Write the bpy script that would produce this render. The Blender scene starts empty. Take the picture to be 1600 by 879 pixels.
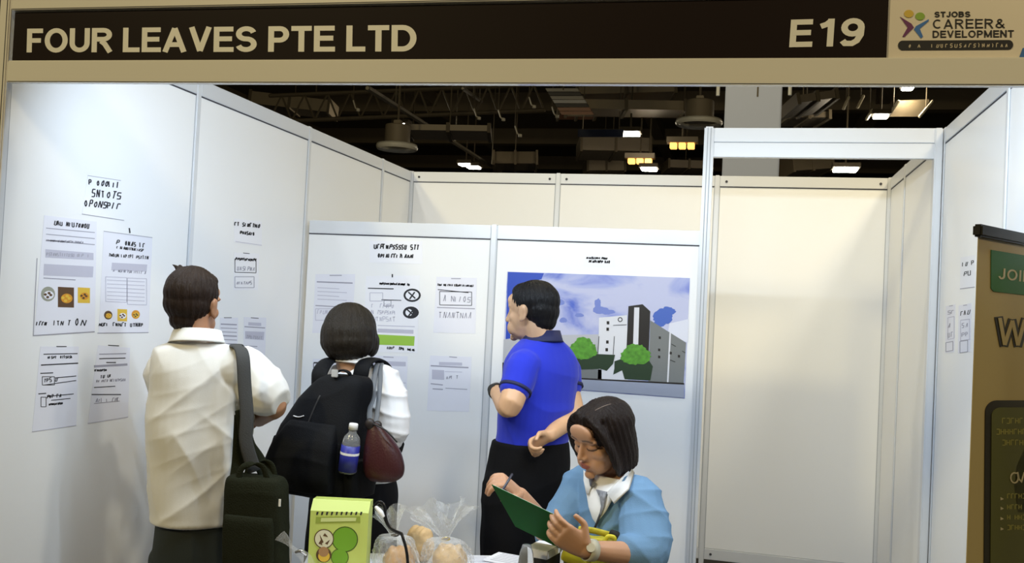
import bpy, bmesh, math, random
import numpy as np
from mathutils import Vector, Matrix
random.seed(7); rng = np.random.default_rng(7)
scene = bpy.context.scene
col = scene.collection

# ------------------------------------------------------------------ camera
CP = np.array([2.1772, -2.3303, 1.6458]); YAW, PITCH, ROLL, F = 0.24374, 0.02487, 0.04886, 1449.3
_f = np.array([-math.sin(YAW)*math.cos(PITCH), math.cos(YAW)*math.cos(PITCH), math.sin(PITCH)])
_r = np.array([math.cos(YAW), math.sin(YAW), 0.0]); _u = np.cross(_r, _f)
CR = math.cos(ROLL)*_r + math.sin(ROLL)*_u; CU = -math.sin(ROLL)*_r + math.cos(ROLL)*_u; CF = _f
cd = bpy.data.cameras.new('camera'); cam = bpy.data.objects.new('camera', cd); col.objects.link(cam)
cd.sensor_width = 36; cd.sensor_fit = 'HORIZONTAL'; cd.lens = F/1600*36; cd.clip_start = 0.05; cd.clip_end = 200
M = Matrix.Identity(4)
for i in range(3):
    M[i][0], M[i][1], M[i][2], M[i][3] = CR[i], CU[i], -CF[i], CP[i]
cam.matrix_world = M; scene.camera = cam

# ------------------------------------------------------------------ world, exposure, hall lamps, added storeroom fill
scene.view_settings.view_transform = 'Standard'; scene.view_settings.look = 'None'
scene.view_settings.gamma = 1.0; scene.view_settings.use_curve_mapping = False
scene.view_settings.exposure = 0.1
w = bpy.data.worlds.new('hall_air'); scene.world = w; w.use_nodes = True
w.node_tree.nodes['Background'].inputs[0].default_value = (0, 0, 0, 1)   # a closed hall: no sky
w.node_tree.nodes['Background'].inputs[1].default_value = 0.0

def area(name, loc, target, size, power, color, sy=None):
    l = bpy.data.lights.new(name, 'AREA'); l.energy = power; l.color = color
    l.size = size
    if sy: l.shape = 'RECTANGLE'; l.size_y = sy
    o = bpy.data.objects.new(name, l); col.objects.link(o); o.location = loc
    o.rotation_euler = (Vector(target)-Vector(loc)).to_track_quat('-Z', 'Y').to_euler()
    return o
WARM = (1.0, 0.86, 0.55)
area('hall_lamp_right_offscreen', (4.85, 0.6, 6.4), (2.2, 2.6, 1.2), 0.55, 85, (1, .92, .72))
area('hall_lamp_left_offscreen', (-1.4, 0.6, 6.6), (1.2, 2.4, 1.2), 0.5, 75, (1, .95, .84))
area('hall_lamp_behind_camera_left_offscreen', (-3.0, -6.5, 6.4), (1.0, 0, 2.2), 0.8, 255, (1, .84, .44))
area('hall_lamp_behind_camera_right_offscreen', (5.5, -6.5, 6.4), (2.5, 0, 2.2), 0.8, 195, (1, .80, .46))
area('added_fill_over_storeroom_offscreen', (2.5, 2.25, 6.4), (2.5, 3.4, 1.4), 0.6, 26, (1, .84, .52)).data.spread = math.radians(65)  # added narrow fill, no known fixture: warms and brightens the storeroom walls
area('hall_lamp_behind_booth_offscreen', (1.5, 5.5, 6.6), (1.7, 3.2, 1.0), 0.6, 60, WARM)

# ------------------------------------------------------------------ pixel helpers (real planes / real distances)
def ray(x, y): return CF + CR*(x-800)/F + CU*(439.5-y)/F
def P(x, y, d): return CP + ray(x, y)*d
def on(x, y, ax, v):
    d = ray(x, y); return CP + d*(v-CP[ax])/d[ax]

# ------------------------------------------------------------------ materials
UP = np.array([0, 0, 1.0])
MATS = {}
def mat(name, c, rough=.5, metal=0., spec=.5, bump=0., bscale=60., vary=0., vscale=5., emit=None, trans=0., alpha=1., coat=0., ior=1.45, sheen=0., stretch=None):
    if name in MATS: return MATS[name]
    m = bpy.data.materials.new(name); m.use_nodes = True; nt = m.node_tree; b = nt.nodes['Principled BSDF']
    b.inputs['Base Color'].default_value = (*c, 1); b.inputs['Roughness'].default_value = rough
    b.inputs['Metallic'].default_value = metal; b.inputs['Specular IOR Level'].default_value = spec
    b.inputs['Transmission Weight'].default_value = trans; b.inputs['Alpha'].default_value = alpha
    b.inputs['Coat Weight'].default_value = coat; b.inputs['IOR'].default_value = ior; b.inputs['Sheen Weight'].default_value = sheen
    if emit: b.inputs['Emission Color'].default_value = (*emit[0], 1); b.inputs['Emission Strength'].default_value = emit[1]
    tc = None
    if bump or vary:
        tc = nt.nodes.new('ShaderNodeTexCoord'); src = tc.outputs['Object']
        if stretch:
            mp = nt.nodes.new('ShaderNodeMapping'); mp.inputs['Scale'].default_value = stretch
            nt.links.new(src, mp.inputs[0]); src = mp.outputs[0]
    if vary:
        n = nt.nodes.new('ShaderNodeTexNoise'); n.inputs['Scale'].default_value = vscale; n.inputs['Detail'].default_value = 4
        nt.links.new(src, n.inputs[0]); mx = nt.nodes.new('ShaderNodeMix'); mx.data_type = 'RGBA'
        mx.inputs[6].default_value = (*[max(0, x*(1-vary)) for x in c], 1); mx.inputs[7].default_value = (*[min(1, x*(1+vary)) for x in c], 1)
        nt.links.new(n.outputs[0], mx.inputs[0]); nt.links.new(mx.outputs[2], b.inputs['Base Color'])
    if bump:
        n2 = nt.nodes.new('ShaderNodeTexNoise'); n2.inputs['Scale'].default_value = bscale; n2.inputs['Detail'].default_value = 3
        nt.links.new(src, n2.inputs[0]); bp = nt.nodes.new('ShaderNodeBump'); bp.inputs['Strength'].default_value = bump
        bp.inputs['Distance'].default_value = .01
        nt.links.new(n2.outputs[0], bp.inputs['Height']); nt.links.new(bp.outputs[0], b.inputs['Normal'])
    MATS[name] = m; return m

PANEL = mat('white_panel', (.80, .81, .82), .38, bump=.02, bscale=9)
FRAME = mat('white_aluminium', (.66, .68, .71), .35, metal=.15)
GREYF = mat('grey_joint', (.35, .37, .40), .5)
GAP = mat('dark_joint', (.05, .05, .06), .8)
FASC = mat('fascia_white', (.74, .72, .68), .22, coat=.3)
FBLACK = mat('fascia_black_vinyl', (.008, .003, .003), .55, spec=.15)
LETTER = mat('cut_vinyl_letters', (.78, .77, .74), .4)
PAPER = mat('printer_paper', (.74, .75, .83), .7)
PAPERW = mat('printer_paper_white', (.80, .81, .86), .7)
INK = mat('black_ink', (.02, .02, .025), .7)
INKG = mat('grey_ink', (.33, .33, .40), .7)
INKL = mat('pale_grey_ink', (.50, .50, .60), .7)
INKGRN = mat('green_ink', (.30, .52, .06), .6)
DARK = mat('hall_dark_paint', (.060, .046, .026), .8)
DUCT = mat('hall_duct_metal', (.22, .18, .12), .5, metal=.2)
BEAM = mat('hall_beam_brown', (.10, .078, .045), .7)
CARPET = mat('carpet_grey', (.10, .10, .11), .95, bump=.3, bscale=300)
COLUMN = mat('column_grey_paint', (.42, .45, .52), .6)
LAMP = mat('lamp_glow', (1, 1, 1), .3, emit=((1, .96, .85), 25))
LAMPO = mat('lamp_glow_orange', (1, .6, .2), .3, emit=((1, .5, .12), 1.6))
BLUESIGN = mat('blue_vinyl', (.01, .12, .42), .4)
SKIN = mat('skin', (.55, .30, .18), .5)

# ------------------------------------------------------------------ mesh builder
class MB:
    def __init__(s): s.v = []; s.f = []
    def add(s, v, f):
        n = len(s.v); s.v += [tuple(float(c) for c in p) for p in v]; s.f += [tuple(i+n for i in q) for q in f]; return s
    def box(s, lo, hi, bev=0.0):
        (x0, y0, z0), (x1, y1, z1) = lo, hi
        v = [(x0,y0,z0),(x1,y0,z0),(x1,y1,z0),(x0,y1,z0),(x0,y0,z1),(x1,y0,z1),(x1,y1,z1),(x0,y1,z1)]
        return s.add(v, [(3,2,1,0),(4,5,6,7),(0,1,5,4),(1,2,6,5),(2,3,7,6),(3,0,4,7)])
    def hexa(s, v): return s.add(v, [(3,2,1,0),(4,5,6,7),(0,1,5,4),(1,2,6,5),(2,3,7,6),(3,0,4,7)])
    def prism(s, pts, off):                      # polygon pts (3D) extruded by vector off
        n = len(pts); a = [np.asarray(p, float) for p in pts]; b = [p+np.asarray(off) for p in a]
        f = [tuple(range(n))[::-1], tuple(range(n, 2*n))] + [(i, (i+1) % n, n+(i+1) % n, n+i) for i in range(n)]
        return s.add(a+b, f)
    def tube(s, pts, rads, n=10, sub=1, side=None):
        v, f = tube(pts, rads, n, sub, side); return s.add(v, f)
    def ell(s, c, r, M=None, nu=16, nv=10):
        v, f = ellipsoid(c, r, M, nu, nv); return s.add(v, f)
    def lathe(s, prof, c, axis=(0, 0, 1), n=20):
        ax = np.asarray(axis, float); ax /= np.linalg.norm(ax)
        h = np.array([1, 0, 0]) if abs(ax[0]) < .8 else np.array([0, 1, 0])
        a = np.cross(ax, h); a /= np.linalg.norm(a); b = np.cross(ax, a); c = np.asarray(c, float)
        v = []
        for r, z in prof:
            for k in range(n):
                t = 2*math.pi*k/n; v.append(c+ax*z+(a*math.cos(t)+b*math.sin(t))*r)
        f = []
        for i in range(len(prof)-1):
            for k in range(n): f.append((i*n+k, i*n+(k+1) % n, (i+1)*n+(k+1) % n, (i+1)*n+k))
        return s.add(v, f)
    def build(s, name, m, parent=None, smooth=False, bevel=0.0, weld=False):
        me = bpy.data.meshes.new(name); me.from_pydata(s.v, [], s.f); me.update()
        bm = bmesh.new(); bm.from_mesh(me); bmesh.ops.recalc_face_normals(bm, faces=bm.faces)
        if bevel: bmesh.ops.bevel(bm, geom=list(bm.edges), offset=bevel, segments=2, affect='EDGES', clamp_overlap=True)
        bm.to_mesh(me); bm.free()
        if smooth:
            for p in me.polygons: p.use_smooth = True
        return link(name, me, m, parent)

def link(name, me, m, parent=None):
    o = bpy.data.objects.new(name, me); col.objects.link(o)
    if m: me.materials.clear(); me.materials.append(m)
    if parent: o.parent = parent; o.matrix_parent_inverse = Matrix.Translation(-parent.location)
    return o
def tag(o, label=None, cat=None, group=None, kind=None):
    if label: o['label'] = label
    if cat: o['category'] = cat
    if group: o['group'] = group
    if kind: o['kind'] = kind
    return o
def empty(name, loc=(0, 0, 0)):
    # parts are given in world coordinates, so the parent inverse keeps them in place
    o = bpy.data.objects.new(name, None); col.objects.link(o); o.location = loc; o.empty_display_size = .1; return o
def thing(name, loc, label, cat, group=None): return tag(empty(name, loc), label, cat, group)

def crom(pts, sub):
    pts = [np.asarray(p, float) for p in pts]
    if sub <= 1 or len(pts) < 3: 
        if sub <= 1: return pts
        return [pts[0]+(pts[1]-pts[0])*k/sub for k in range(sub)]+[pts[1]]
    e = [2*pts[0]-pts[1]]+pts+[2*pts[-1]-pts[-2]]; o = []
    for i in range(1, len(e)-2):
        for k in range(sub):
            t = k/sub; a, b, c, d = e[i-1], e[i], e[i+1], e[i+2]
            o.append(.5*((2*b)+(-a+c)*t+(2*a-5*b+4*c-d)*t*t+(-a+3*b-3*c+d)*t**3))
    o.append(pts[-1]); return o
def tube(pts, rads, n=12, sub=4, side=None):
    R = [np.array([r, r], float) if np.isscalar(r) else np.array(r, float) for r in rads]
    if len(R) == 1: R = R*len(pts)
    p = crom(pts, sub); r = [np.maximum(q, 1e-4) for q in crom(R, sub)]
    v = []; prev = None; m = len(p); rings = []
    for i in range(m):
        t = p[min(i+1, m-1)]-p[max(i-1, 0)]; t = t/(np.linalg.norm(t)+1e-12)
        a = np.asarray(side, float) if side is not None else (prev if prev is not None else (np.array([0, 0, 1.]) if abs(t[2]) < .8 else np.array([1., 0, 0])))
        a = a-t*(a@t); a /= np.linalg.norm(a)+1e-12; b = np.cross(t, a); prev = a
        rings.append((p[i], a, b, t, r[i]))
    def ring(c, a, b, rr): 
        for k in range(n):
            th = 2*math.pi*k/n; v.append(c+a*math.cos(th)*rr[0]+b*math.sin(th)*rr[1])
    c, a, b, t, rr = rings[0]; h = min(rr)
    ring(c-t*h*.7, a, b, rr*.6); ring(c-t*h*.35, a, b, rr*.88)
    for c, a, b, t, rr in rings: ring(c, a, b, rr)
    h = min(rr); ring(c+t*h*.35, a, b, rr*.88); ring(c+t*h*.7, a, b, rr*.6)
    K = len(v)//n
    f = [tuple(range(n))[::-1], tuple(range((K-1)*n, K*n))]
    for i in range(K-1):
        for k in range(n): f.append((i*n+k, i*n+(k+1) % n, (i+1)*n+(k+1) % n, (i+1)*n+k))
    return v, f
def ellipsoid(c, r, M=None, nu=16, nv=10):
    c = np.asarray(c, float); M = np.eye(3) if M is None else np.asarray(M); v = []; f = []
    v.append(c+M@np.array([0, 0, r[2]]))
    for i in range(1, nv):
        th = math.pi*i/nv
        for k in range(nu):
            ph = 2*math.pi*k/nu
            v.append(c+M@np.array([r[0]*math.sin(th)*math.cos(ph), r[1]*math.sin(th)*math.sin(ph), r[2]*math.cos(th)]))
    v.append(c+M@np.array([0, 0, -r[2]])); L = len(v)-1
    for k in range(nu):
        f.append((0, 1+k, 1+(k+1) % nu)); f.append((L, 1+(nv-2)*nu+(k+1) % nu, 1+(nv-2)*nu+k))
    for i in range(nv-2):
        for k in range(nu): f.append((1+i*nu+k, 1+(i+1)*nu+k, 1+(i+1)*nu+(k+1) % nu, 1+i*nu+(k+1) % nu))
    return v, f

def fuse(mb, name, m, parent=None, voxel=.006, smooth=3, disp=None):
    """join overlapping closed shells into one continuous skin"""
    me = bpy.data.meshes.new(name); me.from_pydata(mb.v, [], mb.f); me.update()
    bm = bmesh.new(); bm.from_mesh(me); bmesh.ops.recalc_face_normals(bm, faces=bm.faces); bm.to_mesh(me); bm.free()
    t = bpy.data.objects.new('tmp', me); col.objects.link(t)
    r = t.modifiers.new('r', 'REMESH'); r.mode = 'VOXEL'; r.voxel_size = voxel
    if smooth: s = t.modifiers.new('s', 'SMOOTH'); s.factor = .5; s.iterations = smooth
    dg = bpy.context.evaluated_depsgraph_get(); me2 = bpy.data.meshes.new_from_object(t.evaluated_get(dg))
    bpy.data.objects.remove(t); bpy.data.meshes.remove(me)
    me2.name = name; me2.update()
    if disp:
        n = len(me2.vertices); co = np.empty(n*3); no = np.empty(n*3)
        me2.vertices.foreach_get('co', co); me2.vertices.foreach_get('normal', no)
        co = co.reshape(-1, 3); no = no.reshape(-1, 3); co = disp(co, no)
        me2.vertices.foreach_set('co', co.ravel()); me2.update()
    for p in me2.polygons: p.use_smooth = True
    return link(name, me2, m, parent)
def coords(me):
    co = np.empty(len(me.vertices)*3); me.vertices.foreach_get('co', co); return co.reshape(-1, 3)

def wob(p, k, s):                                   # cheap smooth pseudo noise -1..1
    q = p*k
    return (np.sin(q[:, 0]*1.7+s+1.3*np.sin(q[:, 1]*1.1+s*2))+np.sin(q[:, 1]*1.9+s*3+1.2*np.sin(q[:, 2]*1.3-s))+np.sin(q[:, 2]*2.1-s+1.1*np.sin(q[:, 0]*.9+s)))/3
def folds(dirs, amp, seed=0, gen=.004):
    """dirs: list of (direction across the crease, wavenumber)"""
    def f(co, no):
        d = gen*wob(co, 14, seed)
        for i, (u, k, *am) in enumerate(dirs):
            am = am[0] if am else 1.0; u = np.asarray(u, float); u = u/np.linalg.norm(u)
            ph = co@u*k+1.6*wob(co, 6, seed+i)+seed
            ridge = (1-np.abs(np.sin(ph)))**2
            d = d+amp*am*ridge*np.clip(.45+.9*wob(co, 7, seed+5+i), 0, 1)
        return co+no*d[:, None]
    return f

# ------------------------------------------------------------------ flat marks on real planes
PL = {'L': (0, 0.0, +1), 'P': (1, 2.0, -1), 'R': (0, 3.0, -1), 'F': (1, -.03, -1), 'B': (1, 3.5, -1)}
def onp(pl, x, y, off=0.0):
    ax, v, s = PL[pl]; return on(x, y, ax, v+s*off)
def nrm(pl):
    ax, v, s = PL[pl]; n = np.zeros(3); n[ax] = s; return n
def flat(mb, pl, px, off, th=.0006):
    mb.prism([onp(pl, x, y, off) for x, y in px], nrm(pl)*th)
def line(mb, pl, a, b, wpx, off, th=.0004):
    a = np.array(a, float); b = np.array(b, float); d = b-a; L = np.linalg.norm(d)
    if L < 1e-6: return
    n = np.array([-d[1], d[0]])/L*wpx/2
    flat(mb, pl, [a+n, b+n, b-n, a-n], off, th)
def scribble(mb, pl, a, b, h, off, wpx=1.3, n=None):
    """a run of letter-like strokes between two pixels, height h pixels"""
    a = np.array(a, float); b = np.array(b, float); L = np.linalg.norm(b-a); n = n or max(2, int(L/(h*.66)))
    for i in range(n):
        if random.random() < .1: continue
        p = a+(b-a)*(i+.15)/n; wd = (b-a)/n*(.45+.25*random.random()); up = np.array([h*random.uniform(-.05, .30), -h*random.uniform(.8, 1.05)])
        k = random.randint(0, 8)
        S = [[(0,0),(0,1)], [(0,0),(0,1),(1,1)], [(0,1),(0,0),(1,0),(1,1)], [(0,0),(0,1),(1,1),(1,.5),(0,.5)], [(0,1),(1,1),(.5,1),(.5,0)], [(1,1),(0,1),(0,.5),(1,.5),(1,0),(0,0)], [(0,0),(.5,1),(1,0)], [(0,0),(0,1),(1,0),(1,1)], [(.1,.3),(.5,0),(.9,.4),(.6,1),(.1,.7),(.1,.3)]][k]
        q = [p+wd*u+up*v for u, v in S]
        for c, d in zip(q[:-1], q[1:]): line(mb, pl, c, d, wpx, off)
def circle(mb, pl, c, rx, ry, off, n=20, th=.0005):
    flat(mb, pl, [(c[0]+rx*math.cos(2*math.pi*k/n), c[1]+ry*math.sin(2*math.pi*k/n)) for k in range(n)], off, th)
def textmesh(s, bold=0.0):
    c = bpy.data.curves.new('t', 'FONT'); c.body = s; c.offset = bold; c.resolution_u = 4; c.fill_mode = 'FRONT'
    o = bpy.data.objects.new('t', c); col.objects.link(o); dg = bpy.context.evaluated_depsgraph_get()
    me = bpy.data.meshes.new_from_object(o.evaluated_get(dg)); bpy.data.objects.remove(o); bpy.data.curves.remove(c); return me
def text_quad(name, s, tl, tr, bl, m, n, off, bold=0.0, parent=None, th=.001):
    """lettering filling the parallelogram tl,tr,bl (3D), raised by off along n"""
    me = textmesh(s, bold); co = coords(me); lo = co.min(0); hi = co.max(0)
    u = (co[:, 0]-lo[0])/(hi[0]-lo[0]); v = (co[:, 1]-lo[1])/(hi[1]-lo[1])
    tl, tr, bl = map(np.asarray, (tl, tr, bl))
    q = bl+np.outer(u, tr-tl)+np.outer(v, tl-bl)+n*off
    me.vertices.foreach_set('co', q.ravel()); me.update()
    bm = bmesh.new(); bm.from_mesh(me)
    r = bmesh.ops.extrude_face_region(bm, geom=list(bm.faces))
    for x in r['geom']:
        if isinstance(x, bmesh.types.BMVert): x.co += Vector(n*th)
    bmesh.ops.recalc_face_normals(bm, faces=bm.faces); bm.to_mesh(me); bm.free()
    return link(name, me, m, parent)
def text_px(name, s, pl, tl, tr, bl, m, off, bold=0.0, parent=None):
    return text_quad(name, s, onp(pl, *tl, off), onp(pl, *tr, off), onp(pl, *bl, off), m, nrm(pl), 0, bold, parent)


# ------------------------------------------------------------------ bold sans lettering, stroke by stroke
def arc(cx, cy, rx, ry, a0, a1, n=10): return [(cx+rx*math.cos(math.radians(a0+(a1-a0)*k/n)), cy+ry*math.sin(math.radians(a0+(a1-a0)*k/n))) for k in range(n+1)]
T = .19; H = T/2
GL = {   # width, strokes in a cap-height-1 box; a stroke = (points, closed)
 'F': (.60, [([(H, 0), (H, 1)], 0), ([(H, 1-H), (.60, 1-H)], 0), ([(H, .50), (.53, .50)], 0)]),
 'E': (.66, [([(H, 0), (H, 1)], 0), ([(H, 1-H), (.66, 1-H)], 0), ([(H, .52), (.62, .52)], 0), ([(H, H), (.68, H)], 0)]),
 'L': (.60, [([(H, 0), (H, 1)], 0), ([(H, H), (.60, H)], 0)]),
 'T': (.66, [([(.33, 0), (.33, 1)], 0), ([(0, 1-H), (.66, 1-H)], 0)]),
 'O': (.86, [(arc(.43, .5, .43-H, .5-H+.01, 0, 360, 28)[:-1], 1)]),
 'U': (.74, [([(H, 1), (H, .40)]+arc(.37, .38, .37-H, .38-H, 180, 360, 14)+[(.74-H, 1)], 0)]),
 'R': (.76, [([(H, 0), (H, 1)], 0), ([(H, 1-H), (.42, 1-H)]+arc(.42, .72, .22, 1-H-.72, 90, -90, 10)+[(H, .72-(1-H-.72))], 0), ([(.34, .46), (.48, .34), (.68, 0)], 0)]),
 'P': (.68, [([(H, 0), (H, 1)], 0), ([(H, 1-H), (.38, 1-H)]+arc(.38, .68, .21, 1-H-.68, 90, -90, 10)+[(H, .68-(1-H-.68))], 0)]),
 'D': (.76, [([(H, 0), (H, 1)], 0), ([(H, 1-H), (.34, 1-H)]+arc(.34, .5, .33, .5-H, 90, -90, 14)+[(H, H)], 0)]),
 'A': (.84, [([(.09, 0), (.42, .96)], 0), ([(.42, .96), (.75, 0)], 0), ([(.22, .30), (.62, .30)], 0)]),
 'V': (.78, [([(.09, 1), (.39, .04)], 0), ([(.39, .04), (.69, 1)], 0)]),
 'S': (.72, [(arc(.36, .71, .25, .205, 15, 180, 10)+arc(.36, .71, .25, .20, 180, 255, 5)+arc(.36, .30, .26, .215, 75, 0, 5)+arc(.36, .30, .26, .21, 0, -165, 10), 0)]),
 'J': (.56, [([(.56-H, 1), (.56-H, .32)]+arc(.28, .32, .28-H, .32-H, 0, -170, 12), 0)]),
 'I': (.20, [([(.10, 0), (.10, 1)], 0)]), 'N': (.74, [([(H, 0), (H, 1)], 0), ([(.74-H, 0), (.74-H, 1)], 0), ([(H, .97), (.74-H, .03)], 0)]),
 'W': (1.0, [([(.08, 1), (.28, .04)], 0), ([(.28, .04), (.5, .94)], 0), ([(.5, .94), (.72, .04)], 0), ([(.72, .04), (.92, 1)], 0)]),
 'C': (.78, [(arc(.42, .5, .42-H, .5-H, 50, 310, 22), 0)]), 'B': (.72, [([(H, 0), (H, 1)], 0), ([(H, 1-H), (.38, 1-H)]+arc(.38, .72, .19, .185, 90, -90, 8)+[(H, .535)], 0), ([(H, .535), (.40, .535)]+arc(.40, .315, .22, .22, 90, -90, 8)+[(H, H)], 0)]),
 'M': (.90, [([(H, 0), (H, 1)], 0), ([(.9-H, 0), (.9-H, 1)], 0), ([(H, .96), (.45, .08)], 0), ([(.45, .08), (.9-H, .96)], 0)]),
 '1': (.56, [([(.40, 0), (.40, 1)], 0), ([(.40, .93), (.27, .80), (.10, .73)], 0)]),
 '9': (.68, [(arc(.34, .67, .34-H, .33-H, 0, 360, 20)[:-1], 1), ([(.68-H, .66), (.67-H, .40), (.57-H, .19), (.34, H), (.14, .10), (.06, .20)], 0)]),
 '&': (.80, [([(.76, .03), (.24, .66)]+arc(.38, .77, .15, .14, 200, -20, 10)+[(.48, .66), (.22, .46)]+arc(.33, .29, .23, .20, 130, 330, 10)+[(.72, .45)], 0)]),
}
def strip(pts, closed, t):
    p = []
    for q in pts:
        q = np.array(q, float)
        if not p or np.linalg.norm(q-p[-1]) > 1e-4: p.append(q)
    n = len(p); L = []; R = []
    for i in range(n):
        a = p[(i-1) % n] if (closed or i > 0) else None; b = p[(i+1) % n] if (closed or i < n-1) else None
        d1 = (p[i]-a)/np.linalg.norm(p[i]-a) if a is not None else None; d2 = (b-p[i])/np.linalg.norm(b-p[i]) if b is not None else None
        d1 = d2 if d1 is None else d1; d2 = d1 if d2 is None else d2
        m = d1+d2; m /= np.linalg.norm(m); nn = np.array([-m[1], m[0]]); k = 1/max(.5, nn@np.array([-d1[1], d1[0]]))
        L.append(p[i]+nn*t/2*k); R.append(p[i]-nn*t/2*k)
    return L, R
def letters(s, tl, tr, bl, n, m, parent, th=.0012, weight=1.0, gap=.12, name='letter'):
    """each letter its own raised piece, filling the parallelogram"""
    tl, tr, bl, n = [np.asarray(q, float) for q in (tl, tr, bl, n)]
    x = 0; items = []
    for ch in s:
        if ch == ' ': x += .30; continue
        items.append((ch, x)); x += GL[ch][0]+gap
    tot = x-gap; U = (tr-tl)/tot; V = tl-bl
    for ch, x0 in items:
        mb = MB()
        for j, (pts, closed) in enumerate(GL[ch][1]):
            L, R = strip(pts, closed, T*weight); k = len(L)
            o3 = lambda q, o: bl+U*(x0+q[0])+V*q[1]+n*o
            oo = th+.00008*j
            v = [o3(q, oo) for q in L]+[o3(q, oo) for q in R]+[o3(q, 0) for q in L]+[o3(q, 0) for q in R]; f = []
            for i in range(k if closed else k-1):
                a = i; b = (i+1) % k
                f += [(a, b, k+b, k+a), (2*k+a, 2*k+b, b, a), (k+a, k+b, 3*k+b, 3*k+a), (3*k+a, 3*k+b, 2*k+b, 2*k+a)]
            if not closed: f += [(0, k, 3*k, 2*k), (k-1, 3*k-1, 4*k-1, 2*k-1)]
            mb.add(v, f)
        mb.build(name, m, parent)
def letters_px(s, pl, tl, tr, bl, m, off, parent, **k):
    letters(s, onp(pl, *tl, off), onp(pl, *tr, off), onp(pl, *bl, off), nrm(pl), m, parent, **k)

def lay(pts, rads, objs, out, sub=6):
    """strap path that lies on the bodies it crosses: samples inside a body are moved onto its surface"""
    bpy.context.view_layer.update()
    p = crom(pts, sub); R_ = crom([np.array(q, float) for q in (rads*len(pts) if len(rads) == 1 else rads)], sub)
    for it in range(4):
        for i in range(len(p)):
            for o in objs:
                ok, loc, nn, k = o.closest_point_on_mesh(Vector(p[i]))
                if ok and (Vector(p[i])-loc).dot(nn) < out and (Vector(p[i])-loc).length < .09: p[i] = np.array(loc)+np.array(nn)*out
        if it < 3: p = [p[0]]+[p[i]*.5+(p[i-1]+p[i+1])*.25 for i in range(1, len(p)-1)]+[p[-1]]
    return p, [tuple(q) for q in R_]

# ================================================================== SETTING
floor = tag(MB().box((-30, -12, -.05), (32, 48, 0)).build('floor', CARPET), kind='structure')
RH = .065                                          # rail height
def frame_wall(name, axis, v, inward, cuts, top, base=.155, bolts=False, ends=(True, True)):
    """modular wall: axis 0 -> plane x=v running along y, axis 1 -> plane y=v running along x"""
    w = tag(empty(name, (0, 0, 0)), kind='structure')
    def bx(a0, a1, t0, t1, z0, z1):
        t0, t1 = sorted((v-inward*t0, v-inward*t1))
        return MB().box((t0, a0, z0), (t1, a1, z1)) if axis == 0 else MB().box((a0, t0, z0), (a1, t1, z1))
    pw = .017
    for a, b in zip(cuts[:-1], cuts[1:]):
        bx(a+pw, b-pw, .002, .034, base+RH+.003, top-RH-.004).build('panel', PANEL, w)
        bx(a+pw, b-pw, .0005, .030, top-RH-.006, top-RH+.002).build('joint', GAP, w)
        bx(a+pw, b-pw, .006, .030, base+RH-.002, base+RH+.005).build('joint', GREYF, w)
        bx(a+pw, b-pw, -.002, .038, top-RH, top).build('rail', FRAME, w, bevel=.002)
        bx(a+pw, b-pw, -.002, .038, base, base+RH).build('rail', FRAME, w, bevel=.002)
        if bolts:
            for s in (a+.055, b-.055):
                for zz in (top-.035, base+.033):
                    c = np.array([v+inward*.0015, s, zz]) if axis == 0 else np.array([s, v+inward*.0015, zz])
                    ax = (inward, 0, 0) if axis == 0 else (0, inward, 0)
                    MB().lathe([(.0, 0), (.008, 0), (.008, .003), (0, .003)], c, ax, 10).build('bolt', GAP, w)
    for i, c in enumerate(cuts):
        if (i == 0 and not ends[0]) or (i == len(cuts)-1 and not ends[1]): continue
        bx(c-pw+.002, c+pw-.002, -.004, .040, 0, top+.004).build('post', FRAME, w, bevel=.004)
        for s in (-1, 1): bx(c+s*pw-.002, c+s*pw+.002, .001, .036, base, top).build('joint', GREYF, w)
    return w
wall_left = frame_wall('wall_left', 0, 0.0, 1, [0, 1, 2, 3, 3.5], 2.5)
wall_right = frame_wall('wall_right', 0, 3.0, -1, [0, 1, 2, 3, 3.5], 2.5)
wall_back = frame_wall('wall_back', 1, 3.5, -1, [0, 1, 2, 3], 2.5, bolts=True)
wall_part = frame_wall('wall_partition', 1, 2.0, -1, [0.006, 1, 2], 2.025, ends=(False, False))
# storeroom doorway: tall post at x=2 and a two-rail header to the right wall
door = tag(empty('door_1', (0, 0, 0)), kind='structure')
MB().box((1.978, 1.985, 0), (2.022, 2.045, 2.505)).build('post', FRAME, door, bevel=.006)
MB().box((1.992, 1.982, 0), (1.996, 1.986, 2.50)).build('joint', GREYF, door)
MB().box((2.006, 1.982, 0), (2.010, 1.986, 2.50)).build('joint', GREYF, door)
MB().box((2.022, 1.995, 2.436), (2.985, 2.035, 2.50)).build('rail', FRAME, door, bevel=.002)
MB().box((2.022, 1.995, 2.367), (2.985, 2.035, 2.432)).build('rail', FRAME, door, bevel=.002)
MB().box((2.022, 2.0, 2.430), (2.985, 2.030, 2.438)).build('joint', GREYF, door)
MB().box((2.960, 1.985, 0), (2.992, 2.04, 2.50)).build('post', FRAME, door, bevel=.004)

# ================================================================== HALL beyond the booth
hall = tag(MB().box((-30, -12, 8.0), (32, 48, 8.2)).build('ceiling', DARK), kind='structure')
tag(MB().box((-30, 47.5, 0), (32, 48, 8.2)).build('wall_hall_back', DARK), kind='structure')
tag(MB().box((-30.5, -12, 0), (-30, 48, 8.2)).build('wall_hall_left', DARK), kind='structure')
tag(MB().box((32, -12, 0), (32.5, 48, 8.2)).build('wall_hall_right', DARK), kind='structure')
for y in (14.0, 19.0, 24.5, 30.0, 36.0, 42.0):
    MB().box((-29, y, 7.45), (31, y+.45, 8.0)).build('beam', BEAM, hall)
for x in (-14.0, -7.5, -1.0, 5.5, 12.0):
    MB().box((x, 6, 7.6), (x+.35, 47, 8.0)).build('beam', BEAM, hall)
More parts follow.
